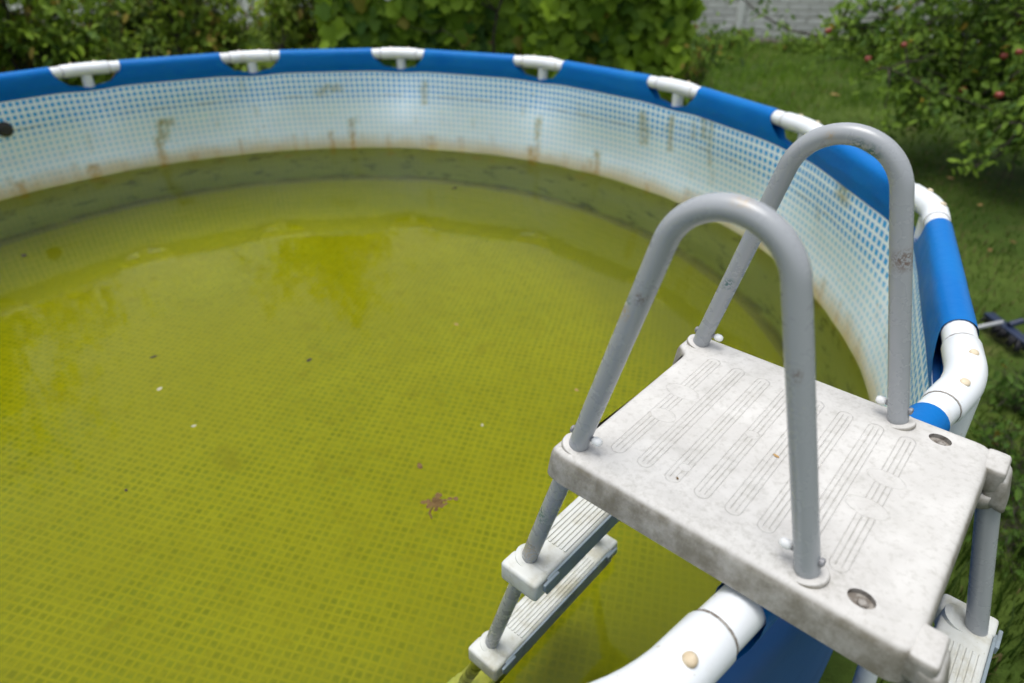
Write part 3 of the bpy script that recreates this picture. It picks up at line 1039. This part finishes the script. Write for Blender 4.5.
# vine thicket behind the pool
def vine():
    root = empty('grape_vine', (2.7, 4.9, GZ), 'dense bright green broad-leaved vine thicket behind the middle of the pool', 'vine')
    mb = MB()
    for k in range(14):
        t = k / 13
        base = Vector((1.15, 5.3, GZ)).lerp(Vector((4.35, 4.15, GZ)), t) + Vector((rng.normal(0, .08), rng.normal(0, .1), 0))
        top = base + Vector((rng.normal(0, .25), rng.normal(0, .25), rng.uniform(1.6, 2.3)))
        pth = branch_path(base, top, 8, .12)
        mb.tube(pth, [.022 - .0018 * i for i in range(9)], 7)
        for _ in range(3):
            s_ = pth[rng.integers(2, 7)]
            mb.tube(branch_path(s_, s_ + Vector((rng.normal(0, .4), rng.normal(-.1, .3), rng.normal(.1, .3))), 4, .15), [.009, .008, .006, .005, .003], 5)
    mb.build('trunk', M['wood'], root)
    n_ = 5200
    t = rng.uniform(-.03, 1.03, n_)
    a, b = np.array([1.0, 5.0]), np.array([4.40, 3.62])
    dirn = (b - a) / np.linalg.norm(b - a); nout = np.array([dirn[1], -dirn[0]])
    if nout @ np.array([-1, -2]) < 0: nout = -nout
    h = rng.uniform(-1.15, 1.25, n_) 
    lump = np.array([mnoise.noise((x * 5.5, hh * 1.6, 2.)) + .5 * mnoise.noise((x * 13, hh * 3.5, 7.)) for x, hh in zip(t, h)])
    top = .95 + .30 * np.sin(t * 9) + .25 * lump
    hole = np.array([mnoise.noise((x * 8.5, hh * 2.6, 31.)) for x, hh in zip(t, h)])
    keep = (h < top) & ((hole > -.30) | (t > .55))
    t, h, lump = t[keep], h[keep], lump[keep]; n_ = len(t)
    depth = np.abs(rng.normal(0, .26, n_))
    out = .22 * lump + .10 * np.sin(h * 3) - depth
    # ragged right-hand end
    endr = np.clip((t - .95) / .12, 0, 1)
    out -= endr ** 2 * .5
    P = np.zeros((n_, 3))
    P[:, :2] = a + dirn * (t * np.linalg.norm(b - a))[:, None] + nout * out[:, None]
    P[:, 2] = h
    N = np.zeros((n_, 3)); N[:, :2] = nout
    N += dirn.tolist() + [0] if False else 0
    N[:, 2] = .42
    N += rng.normal(0, .42, (n_, 3))
    k = np.clip(.45 + .45 * lump + rng.normal(0, .22, n_), 0, 1)
    col = mixcol((.045, .115, .010), (.34, .50, .034), k)
    yl = rng.uniform(0, 1, n_) < .035
    col[yl] = np.array([.26, .24, .03])
    br = rng.uniform(0, 1, n_) < .008
    col[br] = np.array([.22, .11, .05])
    size = rng.uniform(.13, .265, n_) * (1 - .25 * rng.uniform(0, 1, n_))
    leaves('crown', P, N, size, col, 'vine', M['leaf'], root, .35)
vine()


def shrub(name, label, base, height, rx, ry, n_, sizes, c0, c1, kind='oval', yellow=.04, stems=6, group=None, lowfill=.2, mat='small_leaf', cat='shrub', stem_r=.024, gap=0.):
    root = empty(name, base, label, cat, group)
    b = Vector(base)
    mb = MB(); tips = []
    for k in range(stems):
        an = 2 * math.pi * k / stems + rng.uniform(-.4, .4)
        tip = b + Vector((math.cos(an) * rx * rng.uniform(.3, .95), math.sin(an) * ry * rng.uniform(.3, .95), height * rng.uniform(.6, 1.)))
        pth = branch_path(b + Vector((rng.normal(0, .06), rng.normal(0, .06), -.02)), tip, 8, .14)
        mb.tube(pth, [stem_r * (1 - .1 * i) for i in range(9)], 7)
        for j in range(2, 9):
            for _ in range(3):
                s_ = pth[j]
                e = s_ + Vector((rng.normal(0, .28) * rx, rng.normal(0, .28) * ry, rng.normal(.08, .16) * height))
                tw = branch_path(s_, e, 4, .2)
                mb.tube(tw, [stem_r * .4, stem_r * .33, stem_r * .26, stem_r * .2, stem_r * .1], 5)
                tips += tw[1:]
    mb.build('trunk', M['wood'], root)
    T = np.array([t[:] for t in tips])
    idx = rng.integers(0, len(T), n_)
    P = T[idx] + rng.normal(0, .085, (n_, 3)) * np.array([rx, ry, height * .6]) 
    low = rng.uniform(0, 1, n_) < lowfill
    P[low] = np.array(b) + np.stack([rng.normal(0, .5, low.sum()) * rx, rng.normal(0, .5, low.sum()) * ry, rng.uniform(.0, .5, low.sum()) * height], 1)
    P[:, 2] = np.maximum(P[:, 2], b.z + .02)
    lump = np.array([mnoise.noise((p[0] * 3.1, p[1] * 3.1, p[2] * 3.1)) for p in P])
    if gap:
        keep = lump > -gap
        P = P[keep]; lump = lump[keep]
    n2 = len(P)
    N = np.stack([rng.normal(-.15, .55, n2), rng.normal(-.35, .55, n2), rng.uniform(.25, 1.1, n2)], 1)
    k = np.clip(.45 + .6 * lump + rng.normal(0, .25, n2), 0, 1)
    col = mixcol(c0, c1, k)
    yl = rng.uniform(0, 1, n2) < yellow
    col[yl] = np.array([.33, .26, .04]) * rng.uniform(.5, 1., (yl.sum(), 1))
    leaves('crown', P, N, rng.uniform(*sizes, n2), col, kind, M[mat], root, .7)
    return root


dg, mg = (.05, .11, .010), (.31, .45, .036)
shrub('garden_shrub', 'loose olive-green shrub with dark bare stems behind the far left of the pool', (-2.0, 6.6, GZ), 2.1, 1.15, .9, 6500, (.07, .14), dg, mg, stems=7, gap=.32, yellow=.06)
shrub('garden_shrub', 'twiggy mid-green shrub with yellowing leaves left of the vine, behind the second rim joint', (-.25, 6.3, GZ), 2.0, .95, .8, 6500, (.065, .13), dg, (.30, .41, .034), stems=6, gap=.2, yellow=.09)
shrub('garden_shrub', 'small-leaved yellowish green shrub touching the left edge of the vine', (.75, 5.75, GZ), 1.9, .6, .6, 3600, (.07, .14), (.045, .095, .010), (.28, .38, .032), stems=5, gap=.3, yellow=.05)
shrub('garden_shrub', 'dark shrub farther back near the wall, seen between the left shrubs', (-1.0, 9.6, GZ), 1.8, 1.5, 1.0, 4600, (.09, .16), (.04, .08, .012), (.16, .22, .03), stems=6, gap=.15)
shrub('garden_shrub', 'dark evergreen bush filling the gaps right behind the broad-leaved vine', (3.2, 5.6, GZ), 2.3, 1.7, .7, 5200, (.09, .17), (.02, .05, .010), (.09, .15, .02), stems=8, gap=.35, lowfill=.5)
shrub('garden_shrub', 'low dark bush at the far left corner of the view behind the rim', (-3.4, 5.6, GZ), 1.5, .9, .8, 3800, (.07, .13), dg, (.17, .23, .03), stems=5, gap=.2)

# weeds at the foot of the fence, to the right of the vine
wspots = [((9.2, 9.0), .5, .28), ((7.8, 8.4), .5, .4), ((10.3, 8.1), .5, .25), ((7.4, 7.5), .45, .45), ((10.9, 7.1), .55, .5), ((6.3, 6.6), .45, .5), ((11.3, 8.05), .4, .25)]
wl = ['bright green weed clump in the grass in front of the left fence post', 'tall light green weed clump just right of the vine',
      'leafy weed clump under the right fence post', 'pale weed clump in the lawn between vine and fence',
      'dark green weed clump beside the apple tree near the fence', 'low weed clump with yellow flowers at the right foot of the vine',
      'weed clump against the brown base of the fence, partly behind the apple branches']
for (xy, r, h), lb in zip(wspots, wl):
    yel = .25 if 'yellow' in lb else .02
    shrub('weed_clump', lb, (xy[0], xy[1], GZ), h, r, r, 900, (.06, .13), (.06, .125, .014), (.23, .36, .036), stems=6, yellow=yel, group='weeds along the fence', lowfill=.5, cat='weed', stem_r=.006)
shrub('weed_clump', 'yellow-flowered weed clump at the lower right end of the vine', (4.55, 3.5, GZ), 1.15, .28, .28, 500, (.05, .1), (.06, .125, .014), (.23, .36, .036), stems=5, yellow=.22, group='weeds along the fence', lowfill=.4, cat='weed', stem_r=.006)


for px_, py_, lb in ((1004, 500, 'small leafy weed growing in the lawn right beside the ladder leg'),
                     (1016, 560, 'small leafy weed in the dark grass at the lower right corner'),
                     (992, 455, 'small broad-leaved weed in the grass just under the platform corner'),
                     (1012, 405, 'small weed tuft in the grass below the broom')):
    g_ = ray_ground(px_, py_)
    shrub('weed_clump', lb, (g_.x, g_.y, GZ), .20, .16, .16, 130, (.025, .06), (.03, .075, .010), (.10, .19, .022), stems=6, yellow=.03, group='weeds beside the pool', lowfill=.5, cat='weed', stem_r=.003)


# apple tree on the right
def apple_tree():
    base = (7.15, 1.4, GZ)
    root = empty('apple_tree', base, 'bushy apple tree with red apples and yellowing leaves at the right edge', 'tree')
    b = Vector(base); mb = MB(); tips = []
    fork = b + Vector((-.1, .1, .75))
    mb.tube(branch_path(b + Vector((0, 0, -.05)), fork, 6, .1), [.075, .07, .062, .058, .055, .053, .05], 10)
    limbs = [(-1.3, .9, .95), (-1.05, -.35, .65), (-.55, -1.15, .75), (.4, -1.3, .9), (1.1, .3, 1.5), (.2, 1.4, 1.5), (-.8, 1.6, 1.4), (-.1, -.1, 2.0), (-1.2, .2, 1.5), (-.6, -.6, 1.5), (-1.75, .35, .55), (-1.35, -.75, .35), (-.75, .55, 1.9), (-1.6, 1.2, .8)]
    for lx, ly, lz in limbs:
        e = fork + Vector((lx, ly, lz - .35))
        pth = branch_path(fork + Vector((0, 0, -.15)), e, 9, .14)
        mb.tube(pth, [.034 - .0031 * i for i in range(10)], 7)
        for j in range(3, 10):
            for _ in range(4):
                s_ = pth[j]
                q = s_ + Vector((rng.normal(0, .30), rng.normal(0, .30), rng.normal(-.06, .22)))
                tw = branch_path(s_, q, 4, .2)
                mb.tube(tw, [.009, .008, .006, .005, .003], 5)
                tips += tw[1:]
    # one long bough reaching left in front of the fence
    for e in ((-1.9, 3.4, .85),):
        pth = branch_path(fork, fork + Vector(e), 10, .10)
        mb.tube(pth, [.022 - .0018 * i for i in range(11)], 6)
        for j in range(5, 11):
            for _ in range(1):
                q = pth[j] + Vector((rng.normal(0, .16), rng.normal(0, .16), rng.normal(0, .13)))
                tips += branch_path(pth[j], q, 3, .2)[1:]
    mb.build('trunk', M['wood'], root)
    T = np.array([t[:] for t in tips])
    n_ = 16000
    P = T[rng.integers(0, len(T), n_)] + rng.normal(0, .075, (n_, 3))
    P = P[P[:, 2] > GZ + .25]
    lump = np.array([mnoise.noise((p[0] * 2.4, p[1] * 2.4, p[2] * 2.4)) for p in P])
    keep = lump > -.28
    P, lump = P[keep], lump[keep]; n_ = len(P)
    N = np.stack([rng.normal(-.25, .5, n_), rng.normal(-.25, .5, n_), rng.uniform(.2, 1.1, n_)], 1)
    k = np.clip(.42 + .55 * lump + rng.normal(0, .25, n_), 0, 1)
    col = mixcol((.042, .10, .011), (.22, .345, .034), k)
    yl = rng.uniform(0, 1, n_) < .012
    col[yl] = np.array([.42, .30, .03]) * rng.uniform(.6, 1.1, (yl.sum(), 1))
    leaves('crown', P, N, rng.uniform(.055, .10, n_), col, 'oval', M['small_leaf'], root, .7)
    return root, T


tree, TIPS = apple_tree()


def apple_mesh():
    bm = bmesh.new()
    bmesh.ops.create_uvsphere(bm, u_segments=16, v_segments=12, radius=.033)
    for v in bm.verts:
        r = math.hypot(v.co.x, v.co.y)
        v.co.z *= .9
        v.co.z -= .012 * math.exp(-(r / .012) ** 2) * (1 if v.co.z > 0 else -.6)
        s_ = 1 + .06 * (v.co.z / .03)
        v.co.x *= s_; v.co.y *= s_
    me = bpy.data.meshes.new('m'); bm.to_mesh(me); bm.free()
    return me


am = apple_mesh(); am.materials.append(M['apple']); am.polygons.foreach_set('use_smooth', [True] * len(am.polygons))
def at_px(x, y, dep):
    return CAM_LOC + (CF + CX * ((x - 512) / FPX) - CY * ((y - 341.5) / FPX)) * dep
for (x, y) in ((828, 31), (904, 45), (868, 59), (1004, 56), (1019, 52), (999, 95), (963, 90)):
    # nearest twig to that ray, on the camera side
    d = (at_px(x, y, 1) - CAM_LOC)
    best = None
    for t in TIPS[::3]:
        tv = Vector(t) - CAM_LOC; dep = tv.dot(CF)
        q = CAM_LOC + d * dep
        e = (q - Vector(t)).length + .05 * dep
        if best is None or e < best[0]: best = (e, dep)
    dep = best[1] - .36
    o = bpy.data.objects.new('apple', am); COL.objects.link(o)
    o.parent = tree
    o.location = at_px(x, y, dep) - Vector(tree.location)
    o.rotation_euler = (rng.uniform(-.4, .4), rng.uniform(-.4, .4), rng.uniform(0, 6))
    o.scale = (rng.uniform(.8, 1.0),) * 3

# tall trees beyond the garden (they show in the water)
def tall_tree(label, base, h, r, n_, z0=1.2):
    root = empty('broadleaf_tree', base, label, 'tree', None if 'shade' in label else 'trees beyond the garden')
    b = Vector(base); mb = MB(); tips = []
    mb.tube(branch_path(b, b + Vector((.2, .1, h * .7)), 9, .05), [.16 - .013 * i for i in range(10)], 10)
    for k in range(26):
        s_ = b + Vector((.1, .05, rng.uniform(z0, h * .72)))
        an = rng.uniform(0, 6.28)
        e = s_ + Vector((math.cos(an) * r * rng.uniform(.4, 1), math.sin(an) * r * rng.uniform(.4, 1), rng.uniform(.1, .35) * h))
        pth = branch_path(s_, e, 6, .12)
        mb.tube(pth, [.05, .045, .038, .03, .022, .015, .008], 6)
        tips += pth[2:]
    mb.build('trunk', M['wood'], root)
    T = np.array([t[:] for t in tips])
    P = T[rng.integers(0, len(T), n_)] + rng.normal(0, .38, (n_, 3))
    lump = np.array([mnoise.noise((p[0] * 1.1, p[1] * 1.1, p[2] * 1.1)) for p in P])
    keep = lump > -.2
    P, lump = P[keep], lump[keep]
    n2 = len(P)
    N = rng.normal(0, .6, (n2, 3)) + np.array([0, -.2, .7])
    col = mixcol((.022, .05, .012), (.07, .12, .025), np.clip(.45 + .5 * lump + rng.normal(0, .2, n2), 0, 1))
    leaves('crown', P, N, rng.uniform(.14, .26, n2), col, 'oval', M['small_leaf'], root, .7)
tall_tree('tall leafy tree beyond the garden on the left', (-4.7, 9.8, GZ), 7.6, 2.0, 7000)
tall_tree('narrower tree beyond the garden behind the shrubs', (.9, 10.0, GZ), 6.6, 1.15, 4200)
tall_tree('spreading tree beyond the garden behind the vine', (5.2, 11.0, GZ), 4.6, 1.7, 4500)
tall_tree('big unseen tree added right of the pool to shade the lawn', (6.3, -2.6, GZ), 5.2, 2.7, 8000, 2.9)  # out of view, added so its crown darkens the near grass
tall_tree('tall tree beyond the garden wall on the right', (11.5, 5.2, GZ), 5.5, 2.0, 4500)

# ------------------------------------------------------------------ concrete fence
FA = Vector((11.55, 8.38, GZ)); FB = Vector((9.72, 9.42, GZ))
fd = (FB - FA); span = fd.length; fd.normalize(); fn = Vector((-fd.y, fd.x, 0))
if fn.dot(Vector((-1, -1, 0))) < 0: fn = -fn
fence = empty('concrete_fence', FB, 'whitewashed concrete panel fence with posts at the back of the garden', 'fence')
FH = 2.0
uv_all = []
for k in range(-3, 11):
    p = FA + fd * (span * k); q = FA + fd * (span * (k + 1))
    p2, q2 = p + fd * .062, q - fd * .062
    mb = MB()
    for j in range(4):
        z0 = GZ + j * .5 + .002; z1 = z0 + .496
        c = (p2 + q2) / 2; c.z = (z0 + z1) / 2
        mb.box(c, fd * ((q2 - p2).length / 2), fn * .022, Vector((0, 0, .248)), 0, .006)
    o = mb.build('panel', M['fence'], fence, smooth=False)
    me = o.data
    uvl = me.uv_layers.new(name='panel')
    for lp in me.loops:
        co = me.vertices[lp.vertex_index].co
        uvl.data[lp.index].uv = ((Vector(co) - FA).dot(fd), co[2] - GZ)
    mb = MB()
    c = p.copy(); c.z = GZ + FH / 2
    mb.box(c + fn * .01, fd * .062, fn * .075, Vector((0, 0, FH / 2 + .04)), 0, .012)
    mb.build('post', M['post'], fence, auto=30)

# ------------------------------------------------------------------ broom on the grass
b0 = ray_ground(986, 318, GZ + .06); b1 = ray_ground(1026, 348, GZ + .06)
mid = (b0 + b1) / 2
broom = empty('push_broom', (mid.x, mid.y, GZ), 'black-bristled push broom head with pale handle lying on the grass beside the pool', 'broom')
d = (b1 - b0); d.z = 0; L = d.length / 2; d.normalize(); sd = Vector((-d.y, d.x, 0))
mb = MB(); mb.box(mid + Vector((0, 0, .030)), d * L, sd * .030, Vector((0, 0, .012)), 0, .010)
mb.tube([mid + Vector((0, 0, .05)), mid + sd * .07 + Vector((0, 0, .075))], .018, 12)
mb.build('head', M['brush_back'], broom, auto=40)
mb = MB()
for k in range(150):
    x = rng.uniform(-.97, .97) * L; y = rng.uniform(-.03, .03)
    q = mid + d * x + sd * y + Vector((0, 0, .032))
    e = q + d * (rng.normal(0, .006) + .02 * x / L) + sd * (y * .6 + rng.normal(0, .006)) - Vector((0, 0, .055))
    mb.tube([q, e], [.006, .004], 5)
mb.build('bristles', M['bristle'], broom)
hd = at_px(972, 325, 3.6) - (mid + Vector((0, 0, .07)))
hd.z = 0; hd.normalize()
mb = MB(); h0 = mid + sd * .05 * (1 if sd.dot(hd) > 0 else -1) + Vector((0, 0, .07))
h1 = h0 + hd * 1.05 + Vector((0, 0, -.03))
mb.tube([h0, h1], .012, 12)
mb.build('handle', M['alu'], broom)

# dark bucket at the very edge of the view
bk = ray_ground(1052, 452)
bucket = empty('bucket', (bk.x, bk.y, GZ), 'dark plastic bucket standing on the lawn at the right edge below the broom', 'bucket')
mb = MB()
prof = [(0, .0, .088), (0, .012, .092), (0, .16, .112), (0, .165, .118), (0, .18, .118), (0, .18, .110), (0, .16, .106), (0, .02, .086)]
mb.tube([(bk.x, bk.y, GZ + z + (i * 1e-5)) for i, (_, z, r) in enumerate(prof[:5])], [r for _, _, r in prof[:5]], 28, caps=False)
mb.tube([(bk.x, bk.y, GZ + .1801), (bk.x, bk.y, GZ + .16), (bk.x, bk.y, GZ + .022), (bk.x, bk.y, GZ + .02)], [.112, .107, .087, .002], 28, caps=False)
mb.build('body', M['brush_back'], bucket, auto=40)
mb = MB()
mb.tube([(bk.x + .117 * math.cos(a), bk.y + .03 + .11 * math.sin(a) * .3, GZ + .17 + .02 * math.sin(a)) for a in np.linspace(0, math.pi, 16)], .003, 8)
mb.build('handle', M['alu'], bucket)

# ------------------------------------------------------------------ litter
def flake(mat, c, s_, name, label, cat, group, nrm=(0, 0, 1), elong=1.5, crinkle=.25):
    k = 9
    vs = [Vector((0, 0, .12 * s_))]; fs = []
    ph = rng.uniform(0, 6.28)
    for i in range(k):
        a = 2 * math.pi * i / k
        r = s_ * rng.uniform(.75, 1.1)
        x, y = r * math.cos(a) * elong * .7, r * math.sin(a) * .6
        vs.append(Vector((x * math.cos(ph) - y * math.sin(ph), x * math.sin(ph) + y * math.cos(ph), s_ * crinkle * rng.uniform(0, .8))))
    for i in range(k): fs.append((0, 1 + i, 1 + (i + 1) % k))
    vs2 = [v - Vector((0, 0, .06 * s_)) for v in vs]
    fs += [tuple(len(vs) + i for i in f[::-1]) for f in fs]
    for i in range(k): fs.append((1 + i, len(vs) + 1 + i, len(vs) + 1 + (i + 1) % k, 1 + (i + 1) % k))
    me = mesh_from([v for v in vs + vs2], fs)
    o = link(name, me, mat, None, False)
    o.location = c
    return tag(o, label, cat, group)


wz = WATER + .001
gl = 'debris floating on the water'
flake(M['dead'], (.28, -1.17, wz), .0135, 'dead_leaf', 'small round red-brown leaf floating just above the ragged leaf clump', 'leaf', gl)
for (x, y, s_, mt, lb) in ((.05, -.49, .013, 'dead_dark', 'dark speck floating near the middle of the pool, right of the pale petal'),
                           (-.47, -.27, .013, 'dead_dark', 'dark leaf bit floating above and left of the pale petal'),
                           (-.44, -.49, .012, 'dead_pale', 'pale petal floating left of the pool centre'),
                           (-1.09, .89, .019, 'dead_dark', 'dark curled leaf floating near the far left wall'),
                           (1.09, 1.09, .022, 'dead_dark', 'dark leaf floating near the far wall'),
                           (-.50, -.97, .007, 'dead_dark', 'tiny dark seed floating at the lower left of the water'),
                           (.87, -1.0, .008, 'dead_tan', 'tiny tan flake floating left of the near handrail'),
                           (.51, -1.06, .007, 'dead_pale', 'tiny pale flake floating right of the round brown leaf'),
                           (-.33, -.74, .008, 'dead_pale', 'small whitish flake floating below the pale petal'),
                           (.62, -.44, .012, 'dead_tan', 'olive-tan flake floating toward the far handrail')):
    flake(M[mt], (x, y, wz), s_, 'dead_leaf', lb, 'leaf', gl)
# ragged brown leaf clump with a stalk
mb = MB()
cc = Vector((.29, -1.325, WATER + .002))
for k in range(34):
    a = rng.uniform(0, 6.28); r = abs(rng.normal(0, .015))
    q = cc + Vector((r * math.cos(a) * 1.15, r * math.sin(a), rng.uniform(0, .003)))
    s_ = rng.uniform(.006, .012); ph = rng.uniform(0, 6.28)
    vs = [q + Vector((s_ * math.cos(ph + t) * rng.uniform(.5, 1.2), s_ * math.sin(ph + t) * rng.uniform(.5, 1.2), rng.uniform(0, .003))) for t in (0, 1.2, 2.3, 3.3, 4.4, 5.4)]
    mb.add(vs, [tuple(range(6))])
mb.tube([cc + Vector((-.012, -.006, .001)), cc + Vector((-.033, -.028, .001)), cc + Vector((-.032, -.052, .001))], [.003, .0035, .002], 6)
tag(mb.build('dead_leaf', M['dead'], None, smooth=False), 'ragged brown leaf clump with dark stalk floating left of the ladder', 'leaf', gl)
# flakes on the platform
flake(M['dead_tan'], lad(.221, .166, .001), .0045, 'petal', 'yellowish petal lying on the middle of the ladder platform', 'petal', None)
flake(M['dead'], lad(.140, .034, .001), .0028, 'seed', 'tiny brown seed lying near the front edge of the platform', 'seed', None)

# leaves and windfall on the lawn
for (x, y, s_, mt, lb) in ((905, 205, .035, 'dead_tan', 'tan fallen leaf on the lawn beside the apple branches'), (950, 178, .035, 'dead_tan', 'orange-tan fallen leaf lying under the apple tree'),
                           (980, 205, .03, 'dead_tan', 'yellow fallen leaf on the lawn at the right under the apple tree'), (1013, 242, .03, 'dead', 'brown fallen leaf on the lawn near the right edge'),
                           (835, 95, .07, 'dead_tan', 'light brown fallen leaf on the grass left of the apple tree'), (990, 250, .028, 'dead', 'reddish fallen leaf on the lawn above the broom')):
    g_ = ray_ground(x, y, GZ + .03)
    flake(M[mt], g_, s_, 'fallen_leaf', lb, 'leaf', 'leaves fallen on the lawn')

# ------------------------------------------------------------------ light
world = bpy.data.worlds.new('World'); scene.world = world
world.use_nodes = True
nt = world.node_tree; nt.nodes.clear()
sky = nt.nodes.new('ShaderNodeTexSky'); sky.sky_type = 'NISHITA'; sky.sun_disc = False
SUN_EL, SUN_AZ = 82., 285.    # azimuth measured clockwise from +Y
sky.sun_elevation = R_(SUN_EL); sky.sun_rotation = R_(SUN_AZ)
sky.dust_density = 3.; sky.air_density = 1.2; sky.ozone_density = 1.
bw = nt.nodes.new('ShaderNodeRGBToBW')
mx = nt.nodes.new('ShaderNodeMix'); mx.data_type = 'RGBA'; mx.inputs[0].default_value = .60
bg = nt.nodes.new('ShaderNodeBackground'); bg.inputs[1].default_value = .14
wo = nt.nodes.new('ShaderNodeOutputWorld')
nt.links.new(sky.outputs[0], bw.inputs[0]); nt.links.new(sky.outputs[0], mx.inputs[6]); nt.links.new(bw.outputs[0], mx.inputs[7])
nt.links.new(mx.outputs[2], bg.inputs[0]); nt.links.new(bg.outputs[0], wo.inputs[0])
sl = bpy.data.lights.new('sun', 'SUN'); sl.energy = 1.3; sl.angle = R_(34); sl.color = (1, .985, .96)
so = bpy.data.objects.new('sun', sl); COL.objects.link(so)
az, el = R_(SUN_AZ), R_(SUN_EL)
sdir = Vector((math.sin(az) * math.cos(el), math.cos(az) * math.cos(el), math.sin(el)))
so.rotation_euler = (-sdir).to_track_quat('-Z', 'Y').to_euler()
so.location = sdir * 30

# ------------------------------------------------------------------ camera
cam = bpy.data.cameras.new('camera'); co_ = bpy.data.objects.new('camera', cam); COL.objects.link(co_)
cam.sensor_width = 36.; cam.lens = 36. * FPX / 1024.
cam.clip_start = .02; cam.clip_end = 1000
Rm = Matrix((CX, CY, -CF)).transposed()
Rm = Rm.to_quaternion().normalized().to_matrix().to_4x4()
Rm.translation = CAM_LOC
co_.matrix_world = Rm
cam.dof.use_dof = True; cam.dof.focus_distance = 1.06; cam.dof.aperture_fstop = 2.7
scene.camera = co_

scene.view_settings.view_transform = 'Standard'
scene.view_settings.look = 'None'
scene.view_settings.gamma = 1
scene.view_settings.exposure = 0.80
scene.render.engine = 'CYCLES'
cy = scene.cycles
cy.use_denoising = True
cy.max_bounces = 8; cy.transmission_bounces = 6; cy.transparent_max_bounces = 8; cy.diffuse_bounces = 4
cy.sample_clamp_indirect = 6.
cy.caustics_refractive = True; cy.caustics_reflective = False
